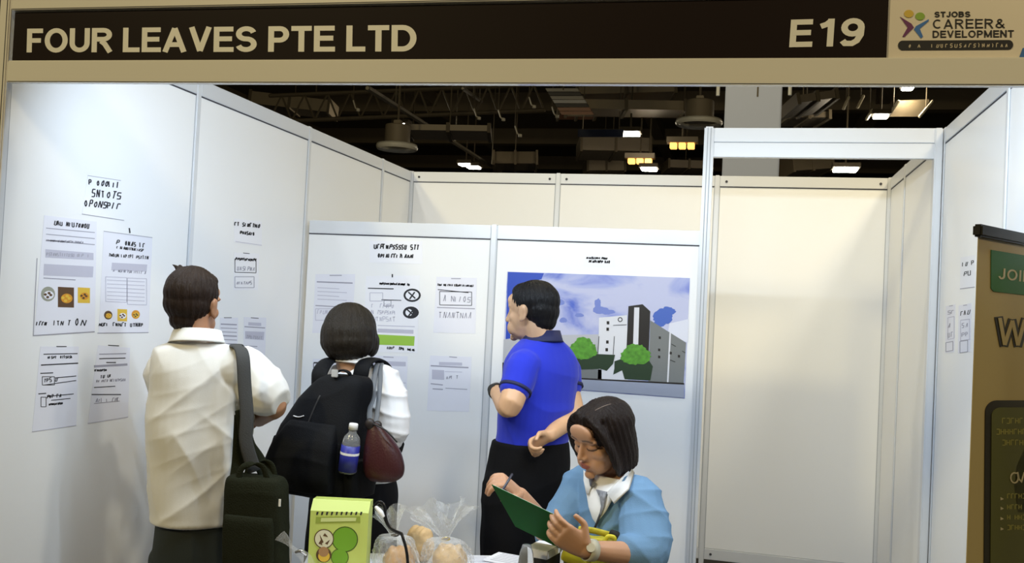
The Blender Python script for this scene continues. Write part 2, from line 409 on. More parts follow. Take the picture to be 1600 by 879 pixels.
# column behind the booth
cl = [P(1129, 250, 9.0), P(1217, 250, 9.0)]
cx0, cx1, cy = cl[0][0], cl[1][0], cl[0][1]
column = thing('column', ((cx0+cx1)/2, cy+.3, 0), 'pale grey square column rising behind the booth', 'column')
MB().box((cx0, cy, 0), (cx1, cy+.55, 8.0)).build('shaft', COLUMN, column, bevel=.01)
MB().box((cx0-.02, cy-.02, 0), (cx1+.02, cy+.57, .15)).build('plinth', BEAM, column)
q = P(1184, 142, 9.0); MB().box((q[0]-.008, cy-.004, q[2]-.07), (q[0]+.008, cy, q[2]+.12)).build('joint', BEAM, column)
for sx, x in ((-1, cx0-.07), (1, cx1+.07)):
    MB().tube([(x, cy, 3.95), (x, cy, 4.1), (x-sx*.02, cy, 8.0)], [.018], 8, 3).build('conduit', mat('pale_conduit', (.55, .53, .45), .5), column)

def duct(pa, pb, d, w, h, label, m=DUCT):
    a, b = P(*pa, d), P(*pb, d); L = b-a
    o = thing('air_duct', (a+b)/2, label, 'duct')
    u = L/np.linalg.norm(L); s = np.array([0, 1.0, 0]); s -= u*(s@u); s /= np.linalg.norm(s); up = np.cross(u, s)
    up = up*np.sign(up[2])
    def seg(p, q, w, h, name, mm):
        v = [p+s*(-w/2)+up*(-h/2), q+s*(-w/2)+up*(-h/2), q+s*(w/2)+up*(-h/2), p+s*(w/2)+up*(-h/2)]
        MB().hexa(v+[x+up*h for x in v]).build(name, mm, o)
    seg(a, b, w, h, 'trunk', m)
    n = max(2, int(np.linalg.norm(L)/1.2))
    for i in range(n+1):
        c = a+L*i/n; seg(c-u*.03, c+u*.03, w+.07, h+.07, 'flange', BEAM)
    for i in range(1, n, 2):
        c = a+L*i/n; MB().tube([c+up*h/2, [c[0], c[1], 8.0]], [.012], 6, 1).build('hanger', BEAM, o)
    return o
DUCT2 = mat('hall_duct_tan', (.17, .14, .10), .5, metal=.3)
DUCT3 = mat('hall_duct_copper', (.30, .14, .08), .45, metal=.4)
duct((640, 206), (765, 208), 16.5, 0.9, .10, 'pale grey flat duct under the dark ceiling above the left booth wall')
duct((885, 168), (1065, 171), 20, .8, .20, 'long grey air duct beside the round pendant lamp')
duct((872, 178), (930, 178), 22, .7, .12, 'copper coloured duct above the blue ceiling banner', DUCT3)
duct((900, 150), (1050, 146), 21, 1.0, .16, 'thin brown air duct high beside the grey column')
duct((1232, 168), (1290, 160), 17, 1.2, .14, 'pale air duct to the right of the grey column', DUCT2)
duct((1222, 186), (1285, 186), 19, .9, .12, 'narrow pale duct below the duct beside the column', DUCT2)
duct((905, 232), (1010, 234), 25, 1.6, .35, 'broad grey duct below the blue ceiling banner', DUCT2)
duct((915, 262), (972, 262), 28, 1.6, .40, 'short box duct low above the back wall', DUCT)
duct((1040, 260), (1102, 262), 27, 1.2, .22, 'pale duct above the back wall next to the tall post', DUCT2)
duct((1222, 262), (1280, 258), 24, 2.0, .5, 'boxy duct seen under the doorway header', BEAM)
duct((400, 158), (520, 172), 22, 1.0, .28, 'brown duct above the left booth wall')
duct((772, 252), (838, 252), 24, 1.2, .3, 'brown duct over the middle post of the back wall', BEAM)
# cable trays running away from us
def tray(a, b, label, r=.04):
    tm = mat('tray_metal', (.16, .14, .10), .4, metal=.5); o = thing('cable_tray', (a+b)/2, label, 'cable tray')
    MB().tube([a, b], [r], 6, 1).build('tray', tm, o)
    for t in (.12, .5, .88):
        c = a+(b-a)*t; MB().tube([c, [c[0], c[1], 8.0]], [.012], 6, 1).build('hanger', tm, o)
    return o
tray(P(575, 138, 14), P(782, 268, 27), 'long diagonal cable tray under the ceiling above the left wall', .05)
tray(P(723, 138, 16), P(752, 158, 21), 'short cable tray next to the long diagonal tray', .04)

def pendant(px, py, d, rad, label, m):
    c = P(px, py, d); o = thing('pendant_lamp', (c[0], c[1], c[2]), label, 'lamp', 'pendant lamps of the hall')
    MB().lathe([(rad*.96, 0), (rad, .02), (rad*1.02, .05), (rad*.98, .09), (rad*.90, .06), (rad*.9, .02), (rad*.96, 0)], c, n=32).build('ring', mat('lamp_rim', (.70, .66, .55), .35), o, smooth=True)
    MB().lathe([(.02, .40), (rad*.60, .40), (rad*.62, .38), (rad*.62, .1), (rad*.66, .07), (.0, .08)], c, n=28).build('housing', DUCT, o, smooth=True)
    MB().tube([c+[0, 0, .4], [c[0], c[1], 8.0]], [.02], 6, 1).build('rod', BEAM, o)
    MB().box(c+np.array([-.06, -.06, .40]), c+np.array([.06, .06, .48])).build('driver_box', DUCT, o, bevel=.01)
    return o
pendant(620, 234, 15, .33, 'round pendant lamp with pale rim above the left booth wall', LAMP)
pendant(1092, 196, 15, .37, 'larger round pendant lamp hanging beside the grey column', LAMP)
LABS = [((629, 198), 22, .17, 'square lit ceiling lamp on the left of a close pair'), ((645, 206), 22, .16, 'square lit ceiling lamp on the right of a close pair'),
        ((728, 259), 26, .17, 'lit ceiling lamp, upper of two touching lamps above the back wall'), ((740, 263), 26, .17, 'lit ceiling lamp, lower of two touching lamps above the back wall'),
        ((985, 211), 20, .19, 'bright lamp at the end of the blue ceiling banner'), ((1014, 266), 22, .18, 'bright lamp beside the orange lit fitting'),
        ((1376, 184), 18, .13, 'small downlight in the dark ceiling right of the column'), ((1321, 267), 20, .24, 'slanted bright panel lamp under the doorway header'),
        ((1418, 140), 18, .10, 'small ceiling lamp just below the fascia')]
for (px, py), d, r, lab in LABS:
    c = P(px, py, d); o = thing('ceiling_lamp', c, lab, 'lamp', 'lit lamps of the hall ceiling')
    MB().box(c+np.array([-r, -r, 0]), c+np.array([r, r, .05])).build('diffuser', LAMP, o, bevel=.01)
    MB().box(c+np.array([-r-.04, -r-.04, .05]), c+np.array([r+.04, r+.04, .14])).build('housing', DARK, o)
    MB().tube([c+[0, 0, .14], [c[0], c[1], 8.0]], [.02], 6, 1).build('rod', DARK, o)
    pl = bpy.data.lights.new('lamp_light', 'POINT'); pl.energy = 45; pl.color = (1, .85, .6); pl.shadow_soft_size = .05
    po = bpy.data.objects.new('lamp_light', pl); col.objects.link(po); po.parent = o; po.location = (0, 0, -.06)
for (px, py), d, r, lab in [((1000, 252), 22, .30, 'orange lit fitting low above the back wall'), ((1066, 228), 20, .28, 'orange lit panel below the round pendant lamp')]:
    c = P(px, py, d); o = thing('ceiling_lamp', c, lab, 'lamp')
    for k in range(3): MB().box(c+np.array([-r+k*2*r/3+.02, -.1, -.06]), c+np.array([-r+(k+1)*2*r/3-.02, .1, .06])).build('diffuser', LAMPO, o, bevel=.01)
    MB().box(c+np.array([-r-.05, -.14, .06]), c+np.array([r+.05, .14, .18])).build('housing', DUCT2, o)
    MB().tube([c+[0, 0, .18], [c[0], c[1], 8.0]], [.02], 6, 1).build('rod', DARK, o)
c0, c1 = P(903, 202, 20), P(976, 217, 20)
o = thing('ceiling_banner', (c0+c1)/2, 'dark blue strip banner hanging under the hall ceiling', 'banner')
MB().box((c0[0], c0[1], c1[2]), (c1[0], c0[1]+.05, c0[2])).build('cloth', mat('navy_cloth', (.012, .02, .06), .6), o)
for x in (c0[0]+.1, c1[0]-.1): MB().tube([(x, c0[1]+.02, c0[2]), (x, c0[1]+.02, 8)], [.01], 6, 1).build('wire', BEAM, o)
RLAB = ['slanted pale rail nearest to the grey column', 'slanted pale rail second from the grey column', 'slanted pale rail on the column side of the square brown panel', 'slanted pale rail on the booth wall side of the square brown panel', 'short slanted pale rail beside the small downlight']
for (a, b, d), lab in zip([((1326, 152), (1318, 170), 18), ((1349, 150), (1340, 168), 18), ((1404, 158), (1387, 182), 18), ((1457, 158), (1437, 182), 18), ((1363, 172), (1354, 186), 18)], RLAB):
    a, b = P(*a, d), P(*b, d); o = thing('track_rail', (a+b)/2, lab, 'rail', 'slanted rails right of the column'); c = (a+b)/2
    MB().tube([a, b], [.03], 6, 1).build('rail', mat('pale_rail', (.45, .40, .28), .4), o)
    MB().tube([c, [c[0], c[1], 8.0]], [.012], 6, 1).build('hanger', BEAM, o)
# square dark panel between two rails
q = [P(1404, 160, 18.2), P(1452, 158, 18.2), P(1436, 182, 18.2), P(1390, 182, 18.2)]
tag(MB().prism(q, (0, .05, 0.05)).build('ceiling_panel', BEAM), 'square brown ceiling panel between two slanted rails', 'panel')

# louvre, truss and hanging rods
lv = thing('ceiling_louvre', P(893, 160, 17), 'tilted striped louvre panel high in the hall ceiling', 'louvre')
SLC = [mat('louvre_grey', (.34, .32, .28), .5), mat('louvre_dark', (.05, .045, .04), .5), mat('louvre_pale', (.50, .50, .50), .5), mat('louvre_copper', (.36, .19, .12), .5)]
for k in range(7):
    y0 = 138+k*6; x0 = 852+(y0-138)*.62; q = [P(x0, y0, 17), P(x0+50, y0, 17), P(x0+53, y0+5, 17), P(x0+3, y0+5, 17)]
    MB().prism(q, (0, .06, .02)).build('slat', SLC[(0, 1, 0, 2, 1, 3, 3)[k]], lv)
c = P(880, 140, 17); MB().tube([c, [c[0], c[1], 8.0]], [.012], 6, 1).build('hanger', BEAM, lv)
tm = thing('ceiling_truss', P(700, 175, 19), 'long dark steel truss with slanted webs across the hall ceiling', 'truss'); ta, tb = P(420, 190, 19.5), P(850, 172, 19.5)
ta2, tb2 = ta+UP*.55, tb+UP*.55
for a, b in ((ta, tb), (ta2, tb2)): MB().tube([a, b], [.045], 6, 1).build('chord', BEAM, tm)
for k in range(12):
    a = ta+(tb-ta)*k/12; b = ta2+(tb2-ta2)*(k+.5)/12; e = ta+(tb-ta)*(k+1)/12
    MB().tube([a, b], [.022], 6, 1).build('web', BEAM, tm); MB().tube([b, e], [.022], 6, 1).build('web', BEAM, tm)
for k in (2, 9): a = ta2+(tb2-ta2)*k/12; MB().tube([a, [a[0], a[1], 8.0]], [.015], 6, 1).build('hanger', BEAM, tm)
SPK = mat('pale_fitting', (.65, .60, .48), .4)
for (x, y), lab in (((831, 160), 'small pale bracket fitting left of the striped louvre'), ((745, 178), 'cluster of small pale fittings above the middle of the back wall'), ((867, 175), 'small pale fitting at the lower edge of the striped louvre'), ((809, 205), 'hooked pale fitting over the middle post of the back wall'), ((783, 180), 'tiny pale fitting beside the fitting cluster'), ((556, 165), 'faint hanging rod fitting above the left wall')):
    c = P(x, y, 18); o = thing('ceiling_fitting', c, lab, 'fitting', 'small fittings of the hall ceiling')
    MB().tube([c+[-.06, 0, .10], c+[-.03, 0, .02], c+[0, 0, -.05], c+[.05, 0, -.06]], [.014], 6, 3).build('bracket', SPK, o); MB().tube([c+[-.06, 0, .10], [c[0]-.06, c[1], 8.0]], [.010], 6, 1).build('rod', BEAM, o)
    MB().lathe([(0, 0), (.035, .01), (.035, .06), (0, .07)], c+[.05, 0, -.12], n=10).build('spot_head', SPK, o)

# ================================================================== fluorescent battens behind the fascia
for i, (x0, lab) in enumerate(((.35, 'fluorescent batten behind the fascia on the left half'), (1.75, 'fluorescent batten behind the fascia on the right half'))):
    o = thing('fluorescent_batten', (x0+.6, .07, 2.36), lab, 'lamp')
    MB().box((x0, .035, 2.335), (x0+1.2, .075, 2.40)).build('batten', FRAME, o, bevel=.004)
    MB().tube([(x0+.03, .095, 2.352), (x0+1.17, .095, 2.352)], [.013], 12, 1).build('tube', mat('tube_glow', (1, 1, 1), .3, emit=((.80, .90, 1.0), 3.0)), o, smooth=True)
    l = area('batten_tube_behind_fascia_offscreen', (x0+.6, .115, 2.35), (x0+.6, 1.3, 1.55), 1.15, 19, (.70, .84, 1.0), .04)

# ================================================================== FASCIA
SL = -.0134                                         # the fascia sags a little to the right
def fz(x, z): return z+SL*x
def sbox(x0, x1, y0, y1, z0, z1):
    return MB().hexa([(x0,y0,fz(x0,z0)),(x1,y0,fz(x1,z0)),(x1,y1,fz(x1,z0)),(x0,y1,fz(x0,z0)),(x0,y0,fz(x0,z1)),(x1,y0,fz(x1,z1)),(x1,y1,fz(x1,z1)),(x0,y1,fz(x0,z1))])
fascia = tag(empty('trim_1', (0, 0, 0)), kind='structure')
sbox(.022, 2.98, -.012, .02, 2.300, 2.455).build('fascia_board', FASC, fascia)
sbox(.022, 2.98, -.030, -.004, 2.235, 2.300).build('rail', FASC, fascia, bevel=.003)
sbox(.022, 2.98, -.030, .03, 2.452, 2.540).build('rail', FASC, fascia, bevel=.003)
for x in (0.0, 3.0):
    MB().box((x-.020, -.030, 0), (x+.020, -.018, 2.56)).build('post', FASC, fascia, bevel=.004)
    for s in (-.016, .010): MB().box((x+s-.0012, -.0308, 0), (x+s+.0012, -.029, 2.55)).build('joint', GAP, fascia)
xr = onp('F', 1388, 50)[0]
PL['F'] = (1, -.012, -1)
sign = tag(sbox(.026, xr, -.016, -.012, 2.3005, 2.4475).build('name_board', FBLACK), 'black name board across the fascia with booth name and number', 'sign')
letters_px('FOUR LEAVES PTE LTD', 'F', (43, 45), (651, 39), (42, 82), LETTER, .0042, sign, gap=.075)
letters_px('E19', 'F', (1236, 31), (1352, 28), (1233, 74), LETTER, .0042, sign, gap=.14)
lg = tag(sbox(xr+.004, 2.97, -.0145, -.012, 2.3005, 2.4475).build('logo_board', mat('logo_vinyl', (.72, .66, .58), .35)), 'white event logo board at the right end of the fascia', 'sign')
def fl(px, off, m, name='mark'):
    mb = MB(); flat(mb, 'F', px, off, .0008); return mb.build(name, m, lg)
def blob(c, rx, ry, a=0, n=20): return [(c[0]+rx*math.cos(t)*math.cos(a)-ry*math.sin(t)*math.sin(a), c[1]+rx*math.cos(t)*math.sin(a)+ry*math.sin(t)*math.cos(a)) for t in [2*math.pi*k/n for k in range(n)]]
fl(blob((1420, 21.5), 7.5, 6), .0035, mat('logo_yellow', (.62, .44, .06), .5), 'yellow_dot')
fl(blob((1437.5, 25.5), 7.5, 6), .0035, mat('logo_green', (.25, .42, .05), .5), 'green_dot')
fl([(1406, 26), (1424, 37), (1428, 43), (1413, 58), (1410, 57), (1418, 43)], .0035, mat('logo_purple', (.13, .02, .12), .5), 'purple_stroke')
fl([(1451, 30), (1451, 33), (1437, 45), (1442, 57), (1439, 60), (1428, 46), (1431, 41)], .0035, mat('logo_blue', (.03, .15, .5), .5), 'blue_stroke')
letters_px('STJOBS', 'F', (1460, 18.5), (1516, 18), (1460, 27), INK, .0030, lg)
letters_px('CAREER&', 'F', (1457, 30), (1570, 29), (1457, 45), INK, .0030, lg, weight=.6)
letters_px('DEVELOPMENT', 'F', (1457, 48), (1584, 47), (1457, 59), INK, .0030, lg, weight=.8)
pill = [(1410+7*math.cos(t), 71+7.5*math.sin(t)) for t in np.linspace(math.pi/2, 3*math.pi/2, 9)]+[(1576+7*math.cos(t), 70+7.5*math.sin(t)) for t in np.linspace(-math.pi/2, math.pi/2, 9)]
fl(pill, .0035, INK, 'slogan_bar')
mb = MB()
for k in range(22):
    x = 1419+k*7.2; scribble(mb, 'F', (x, 74.5-.006*(x-1419)), (x+5, 74.4-.006*(x-1419)), 6, .0045, 1.1, 1)
mb.build('slogan_lettering', mat('logo_cream', (.6, .52, .40), .5), lg)
fl([(1592, 91), (1598, 75), (1640, 75), (1634, 91)], .0035, BLUESIGN, 'blue_wedge')
# neighbouring booth on the left
nb = tag(empty('trim_2', (0, 0, 0)), kind='structure')
MB().box((-2.9, -.03, 2.235), (-.026, .03, 2.300)).build('rail', FASC, nb, bevel=.003)
MB().box((-2.9, -.012, 2.300), (-.026, .02, 2.455)).build('fascia_board', FASC, nb)
MB().box((-2.9, -.03, 2.452), (-.026, .03, 2.54)).build('rail', FASC, nb, bevel=.003)
MB().box((-2.9, -.016, 2.302), (-.034, -.012, 2.45)).build('name_board', BLUESIGN, nb)

# ================================================================== PAPERS on the walls
def paper(pl, cor, label, rows=(), m=PAPER, extra=None, group=None):
    mb = MB(); flat(mb, pl, cor, -.0018, .0005); o = tag(mb.build('paper_notice', m), label, 'paper', group)
    base = -.0012
    acc = {}
    for r in rows:
        kind, a, b, h = r[:4]; mm = r[4] if len(r) > 4 else INK
        k = acc.setdefault(mm.name, (MB(), mm))[0]
        if kind == 't': scribble(k, pl, a, b, h, base, r[5] if len(r) > 5 else 1.2)
        elif kind == 'l': line(k, pl, a, b, h, base)
        elif kind == 'b':                       # outlined box
            q = [a, (b[0], a[1]+h), b, (a[0], b[1]-h)]
            for c, d in zip(q, q[1:]+q[:1]): line(k, pl, c, d, 1.0, base)
        elif kind == 'q': flat(k, pl, a, base-.0004*0, .0003)
    for nme, (k, mm) in acc.items(): tag(k.build('printed_marks', mm, o), kind='stuff')
    if extra: extra(o, pl, base)
    return o
def food(o, pl, c, r, base, cols, square=False):
    m1, m2, m3 = cols
    mb = MB()
    if square: flat(mb, pl, [(c[0]-r, c[1]-r*1.3), (c[0]+r, c[1]-r*1.2), (c[0]+r, c[1]+r*1.3), (c[0]-r, c[1]+r*1.25)], base, .0003)
    else: circle(mb, pl, c, r, r*1.05, base, 18, .0003)
    ph = mb.build('food_picture', m1, o)
    mb = MB(); circle(mb, pl, (c[0]+r*.1, c[1]+r*.15), r*.72, r*.6, base+.0004, 16, .0003); mb.build('dish', m2, ph)
    mb = MB()
    for k in range(4): circle(mb, pl, (c[0]+r*.4*math.cos(k*1.7), c[1]+.15*r+r*.3*math.sin(k*1.7)), r*.22, r*.18, base+.0008, 8, .0003)
    mb.build('garnish', m3, ph)
OR, BR, GY, YE = mat('print_orange', (.62, .27, .02), .6), mat('print_brown', (.10, .05, .02), .6), mat('print_greygreen', (.30, .31, .25), .6), mat('print_yellow', (.68, .45, .05), .6)

paper('L', [(137, 274), (189, 282), (194, 344), (128, 334)], 'bold three-line heading sheet highest on the front left wall panel', [
    ('t', (138, 288), (188, 294), 9, INK, 1.8), ('t', (134, 306), (189, 311), 11, INK, 1.8), ('t', (131, 322), (188, 327), 10, INK, 1.8), ('l', (137, 274), (189, 282), .8, INKG), ('l', (128, 334), (194, 344), .8, INKG)], PAPERW)
def exA(o, pl, b):
    food(o, pl, (75, 459), 11, b, (GY, PAPER, BR)); food(o, pl, (103, 464), 12.5, b, (BR, OR, YE), True); food(o, pl, (131, 461), 9.5, b, (YE, OR, BR), True)
paper('L', [(69, 336), (151, 346), (148, 517), (53, 523)], 'tall menu sheet with a dark square dish picture on the front left wall panel', [
    ('t', (84, 351), (140, 357), 7, INK, 1.5)]+[('l', (72, 356+i*9.5), (148, 363+i*9.5), 1.2, INKG) for i in range(3)]+[('t', (72, 377), (130, 380), 3, INKG, 1), ('q', [(71, 389), (146, 395), (146, 406), (71, 402)], 0, 0, INKL), ('q', [(69, 412), (146, 416), (145, 433), (68, 430)], 0, 0, INKL), ('t', (72, 399), (140, 402), 5, INKG, .9), ('l', (68, 434), (118, 437), 1.4, INKG),
    ('t', (56, 508), (73, 508), 6, INK, 1.6), ('t', (83, 508), (110, 508), 8, INK, 1.4), ('t', (116, 508), (142, 509), 11, INK, 1.6), ('l', (52, 524), (148, 518), 1.2, INKG), ('l', (58, 403), (52, 524), 1.0, INKG)], PAPER, exA)
def exB(o, pl, b):
    food(o, pl, (169, 492), 6.5, b, (BR, YE, OR)); food(o, pl, (191, 492), 7.5, b, (YE, PAPER, BR), True); food(o, pl, (212, 491), 6.5, b, (OR, YE, BR))
paper('L', [(162, 361), (238, 371), (232, 519), (154, 520)], 'tall menu sheet with three small round dish pictures beside the first', [
    ('l', (202, 356), (203, 364), 2), ('t', (181, 381), (227, 387), 7, INK, 1.5), ('t', (182, 388), (224, 393), 4, INK, 1.1), ('t', (166, 400), (232, 405), 5, INK, 1.1),
    ('q', [(175, 410), (230, 413), (229, 424), (174, 422)], 0, 0, INKL), ('t', (176, 424), (228, 428), 4, INKG, 1), ('b', (165, 432), (198, 472), 1.5, INKL), ('b', (199, 434), (229, 476), 1, INKL)]+[('l', (167, 437+6*i), (226, 440+6*i), 1, INKL) for i in range(6)]+[
    ('t', (154, 509), (170, 509), 5, INK, 1.5), ('t', (176, 509), (198, 510), 6, INK, 1.3), ('t', (203, 510), (224, 510), 6, INK, 1.3), ('l', (152, 520), (232, 519), 1, INKG), ('l', (162, 361), (238, 371), 1, INKG)], PAPER, exB)
paper('L', [(63, 541), (123, 541), (119, 664), (50, 674)], 'text notice under the menu with the dark dish picture', [('l', (88, 541), (104, 541), 1.4)]+
    [('l', (68, 553), (121, 552), 1.4), ('t', (74, 560), (116, 559), 4), ('l', (64, 570), (122, 567), 1.8), ('l', (63, 583), (83, 582), 1.5), ('b', (66, 588), (85, 601), 0, INK), ('t', (68, 597), (90, 595), 6), ('l', (86, 590), (119, 587), 1.3), ('l', (70, 601), (119, 594), 1.2), ('l', (60, 615), (72, 614), 1.5), ('b', (64, 620), (72, 635), 0, INK), ('t', (73, 622), (96, 620), 5), ('l', (74, 619), (115, 615), 1.3), ('l', (80, 625), (110, 622), 1.2), ('t', (76, 633), (98, 631), 3), ('l', (50, 674), (119, 664), 1, INKL)])
paper('L', [(153, 539), (203, 543), (200, 651), (137, 661)], 'text notice under the menu with three small dish pictures', [('l', (169, 539), (186, 540), 1.2)]+
    [('l', (155, 553), (197, 552), 1.6, INKG), ('l', (155, 560), (196, 559), 1.4), ('l', (166, 566), (181, 566), 1.6), ('l', (147, 572), (199, 569), 3.4, INKG), ('t', (147, 580), (168, 579), 3), ('t', (149, 592), (175, 588), 5), ('t', (147, 597), (196, 595), 4, INKG, 1), ('l', (147, 605), (180, 603), 1.3), ('l', (143, 616), (189, 616), 1.5), ('t', (149, 628), (187, 627), 6, INKG, 1.1), ('l', (147, 630), (187, 626), 1, INKG), ('l', (137, 661), (200, 651), 1, INKL)])
paper('L', [(366, 341), (409, 346), (409, 384), (366, 378)], 'small bold two-line heading on the second left wall panel', [('t', (366, 352), (406, 356), 6, INK, 1.6), ('t', (375, 365), (398, 368), 5, INK, 1.6), ('l', (368, 377), (409, 383), .8, INKL)], PAPERW)
paper('L', [(366, 394), (405, 396), (403, 453), (365, 453)], 'outlined form sheet below the small heading on the second left panel', [('l', (380, 395), (390, 396), 1), ('t', (368, 406), (401, 408), 4), ('b', (367, 404), (400, 426), 1, INK), ('t', (370, 422), (398, 423), 6, INKG, 1), ('b', (367, 432), (397, 449), 0, INKG), ('t', (369, 444), (394, 444), 5, INKG, 1)], PAPERW)
paper('L', [(344, 496), (372, 496), (371, 550), (342, 548)], 'small notice on the second left panel, partly behind the head of the man in white', [('l', (350, 496), (362, 496), 1)]+[('l', (345, 506+6*i), (370, 507+6*i), 1.2 if i % 3 else 2, INKG) for i in range(6)])
paper('L', [(381, 495), (416, 496), (414, 560), (380, 556)], 'small notice on the second left panel beside the other small notice', [('l', (392, 496), (404, 497), 1), ('q', [(388, 503), (408, 504), (408, 509), (388, 508)], 0, 0, INKL), ('l', (382, 510), (414, 512), 1.6, INKG), ('q', [(383, 517), (413, 518), (412, 531), (383, 529)], 0, 0, INKL), ('t', (384, 528), (411, 530), 5, INKG, .9), ('l', (384, 540), (402, 541), 1.2, INKG)])
# partition, panel with the notices
paper('P', [(578, 376), (660, 377), (660, 412), (578, 410)], 'bold two-line heading sheet above the notices on the low partition', [('t', (584, 388), (655, 390), 7, INK, 1.8), ('t', (590, 402), (648, 403), 6, INK, 1.8)], PAPERW)
paper('P', [(493, 428), (555, 428), (550, 520), (488, 520)], 'grey text notice on the partition next to the left wall', [('l', (515, 430), (534, 430), 1.4, INKG), ('l', (495, 440), (551, 442), 2, INKG)]+[('l', (496, 449+6*i), (530+12*(i % 2), 451+6*i), 1.1, INKL) for i in range(4)]+[('l', (493, 477), (528, 479), 1.5, INKG), ('t', (495, 490), (530, 490), 6, INKL, 1), ('b', (493, 482), (530, 500), 0, INKL)])
def exP(o, pl, b):
    for c, k in (((644, 461), 0), ((642, 488), 1)):
        mb = MB(); circle(mb, pl, c, 13.5-k, 10.5-k, b, 20, .0003); e = mb.build('emblem', INK, o)
        mb = MB(); circle(mb, pl, (c[0]-k*3, c[1]), 10.5-k*5, 7.5-k*2, b+.0004, 16, .0003); mb.build('emblem_face', PAPERW, e)
        mb = MB(); line(mb, pl, (c[0]-6, c[1]-5), (c[0]+5, c[1]+5), 2.2, b+.0008); mb.build('emblem_stroke', INK, e)
        mb = MB(); line(mb, pl, (c[0]+4, c[1]-5), (c[0]-4, c[1]+6), 2.2, b+.0009); mb.build('emblem_stroke', INK, e)
    mb = MB(); flat(mb, pl, [(586, 522), (648, 525), (647, 540), (585, 538)], b, .0003); mb.build('green_bar', INKGRN, o)
paper('P', [(572, 431), (656, 430), (652, 551), (567, 549)], 'poster sheet with green bar and two black emblems on the partition', [('l', (613, 428), (613, 433), 2), ('t', (593, 444), (640, 446), 3, INK, 1.8), ('l', (575, 450), (615, 451), 1.6), ('b', (578, 457), (598, 470), 0, INKL), ('l', (596, 468), (627, 469), 1.2), ('b', (600, 469), (611, 478), 0, INKG), ('t', (580, 480), (615, 481), 6, INKL, 1), ('t', (580, 490), (620, 491), 6, INKL, 1), ('t', (582, 501), (618, 502), 7, INKL, 1), ('l', (590, 508), (648, 510), 1.2, INKL), ('q', [(590, 513), (646, 515), (646, 521), (590, 519)], 0, 0, INKL), ('t', (604, 545), (616, 545), 4, INK, 1), ('t', (622, 546), (632, 547), 4, INK, 1.6), ('t', (636, 547), (648, 548), 3, INK, 1.8)], PAPERW, exP)
paper('P', [(682, 432), (745, 434), (743, 521), (677, 519)], 'hand-drawn form notice on the partition near the middle post', [('l', (705, 435), (720, 435), 1.4, INKG), ('t', (683, 446), (742, 448), 3, INK, 1.2), ('l', (684, 452), (732, 457), 1.2, INK), ('b', (687, 455), (737, 477), 1, INK), ('t', (692, 470), (735, 472), 9, INKG, 1.2), ('l', (683, 480), (742, 482), 1.4, INKG), ('t', (685, 496), (738, 497), 9, INKG, 1.1)])
paper('P', [(672, 555), (737, 557), (733, 643), (667, 641)], 'lower text notice on the partition near the middle post', [('l', (702, 557), (714, 558), 1.4, INKG), ('q', [(686, 565), (722, 566), (722, 571), (686, 570)], 0, 0, INKL), ('l', (673, 571), (732, 574), 2, INKG), ('q', [(675, 577), (694, 578), (694, 593), (675, 592)], 0, 0, INKL), ('t', (697, 592), (716, 591), 5, INKG, 1), ('l', (695, 580), (722, 581), 1, INKL), ('l', (673, 599), (692, 601), 1.6, INKG), ('l', (676, 607), (692, 608), 1.6, INKG), ('l', (696, 606), (730, 608), 1.1, INKG)])
paper('P', [(576, 555), (637, 556), (635, 645), (572, 644)], 'lower text notice on the partition beside the white sleeve of the woman', [('l', (599, 557), (615, 558), 1.2, INKG), ('q', [(577, 563), (634, 565), (634, 572), (577, 570)], 0, 0, INKL), ('l', (590, 585), (618, 586), 1.2, INKG), ('l', (605, 597), (634, 598), 1, INKL), ('b', (612, 608), (633, 628), 0, INKL)])
paper('P', [(489, 560), (545, 561), (542, 650), (485, 648)], 'lower text notice on the partition mostly behind the backpack', [('l', (490, 566), (512, 566), 1.4, INK), ('b', (490, 567), (502, 574), 0, INK)])
paper('P', [(913, 397), (960, 399), (960, 417), (913, 415)], 'small two-line heading slip above the building picture', [('t', (916, 404), (950, 405), 3, INK, 1.4), ('t', (920, 410), (953, 411), 4, INK, 1.6)], PAPERW)
# right wall
paper('R', [(1501, 402), (1524, 398), (1523, 448), (1500, 452)], 'small heading slip on the right wall above two narrow notices', [('t', (1503, 416), (1522, 413), 7, INK, 1.1), ('t', (1505, 431), (1518, 429), 7, INK, 1.1), ('l', (1500, 451), (1523, 448), 1, INKG)], PAPERW)
paper('R', [(1478, 478), (1493, 475), (1491, 550), (1477, 551)], 'narrow notice on the right wall further from the banner', [('l', (1483, 478), (1489, 477), 1, INKG), ('t', (1480, 491), (1491, 489), 6, INKG, 1), ('b', (1481, 496), (1491, 528), -2, INKL), ('t', (1481, 512), (1490, 510), 7, INKG, 1), ('t', (1481, 527), (1490, 525), 7, INKG, 1), ('b', (1478, 535), (1489, 547), -2, INKG)])
paper('R', [(1498, 477), (1518, 473), (1516, 549), (1497, 552)], 'narrow notice on the right wall next to the banner', [('l', (1505, 477), (1511, 476), 1, INKG), ('t', (1500, 493), (1516, 490), 7, INK, 1), ('b', (1501, 500), (1515, 530), -2, INKL), ('t', (1502, 512), (1514, 510), 7, INKG, 1), ('t', (1502, 526), (1514, 524), 7, INKG, 1), ('b', (1500, 533), (1512, 549), -2, INKG)])

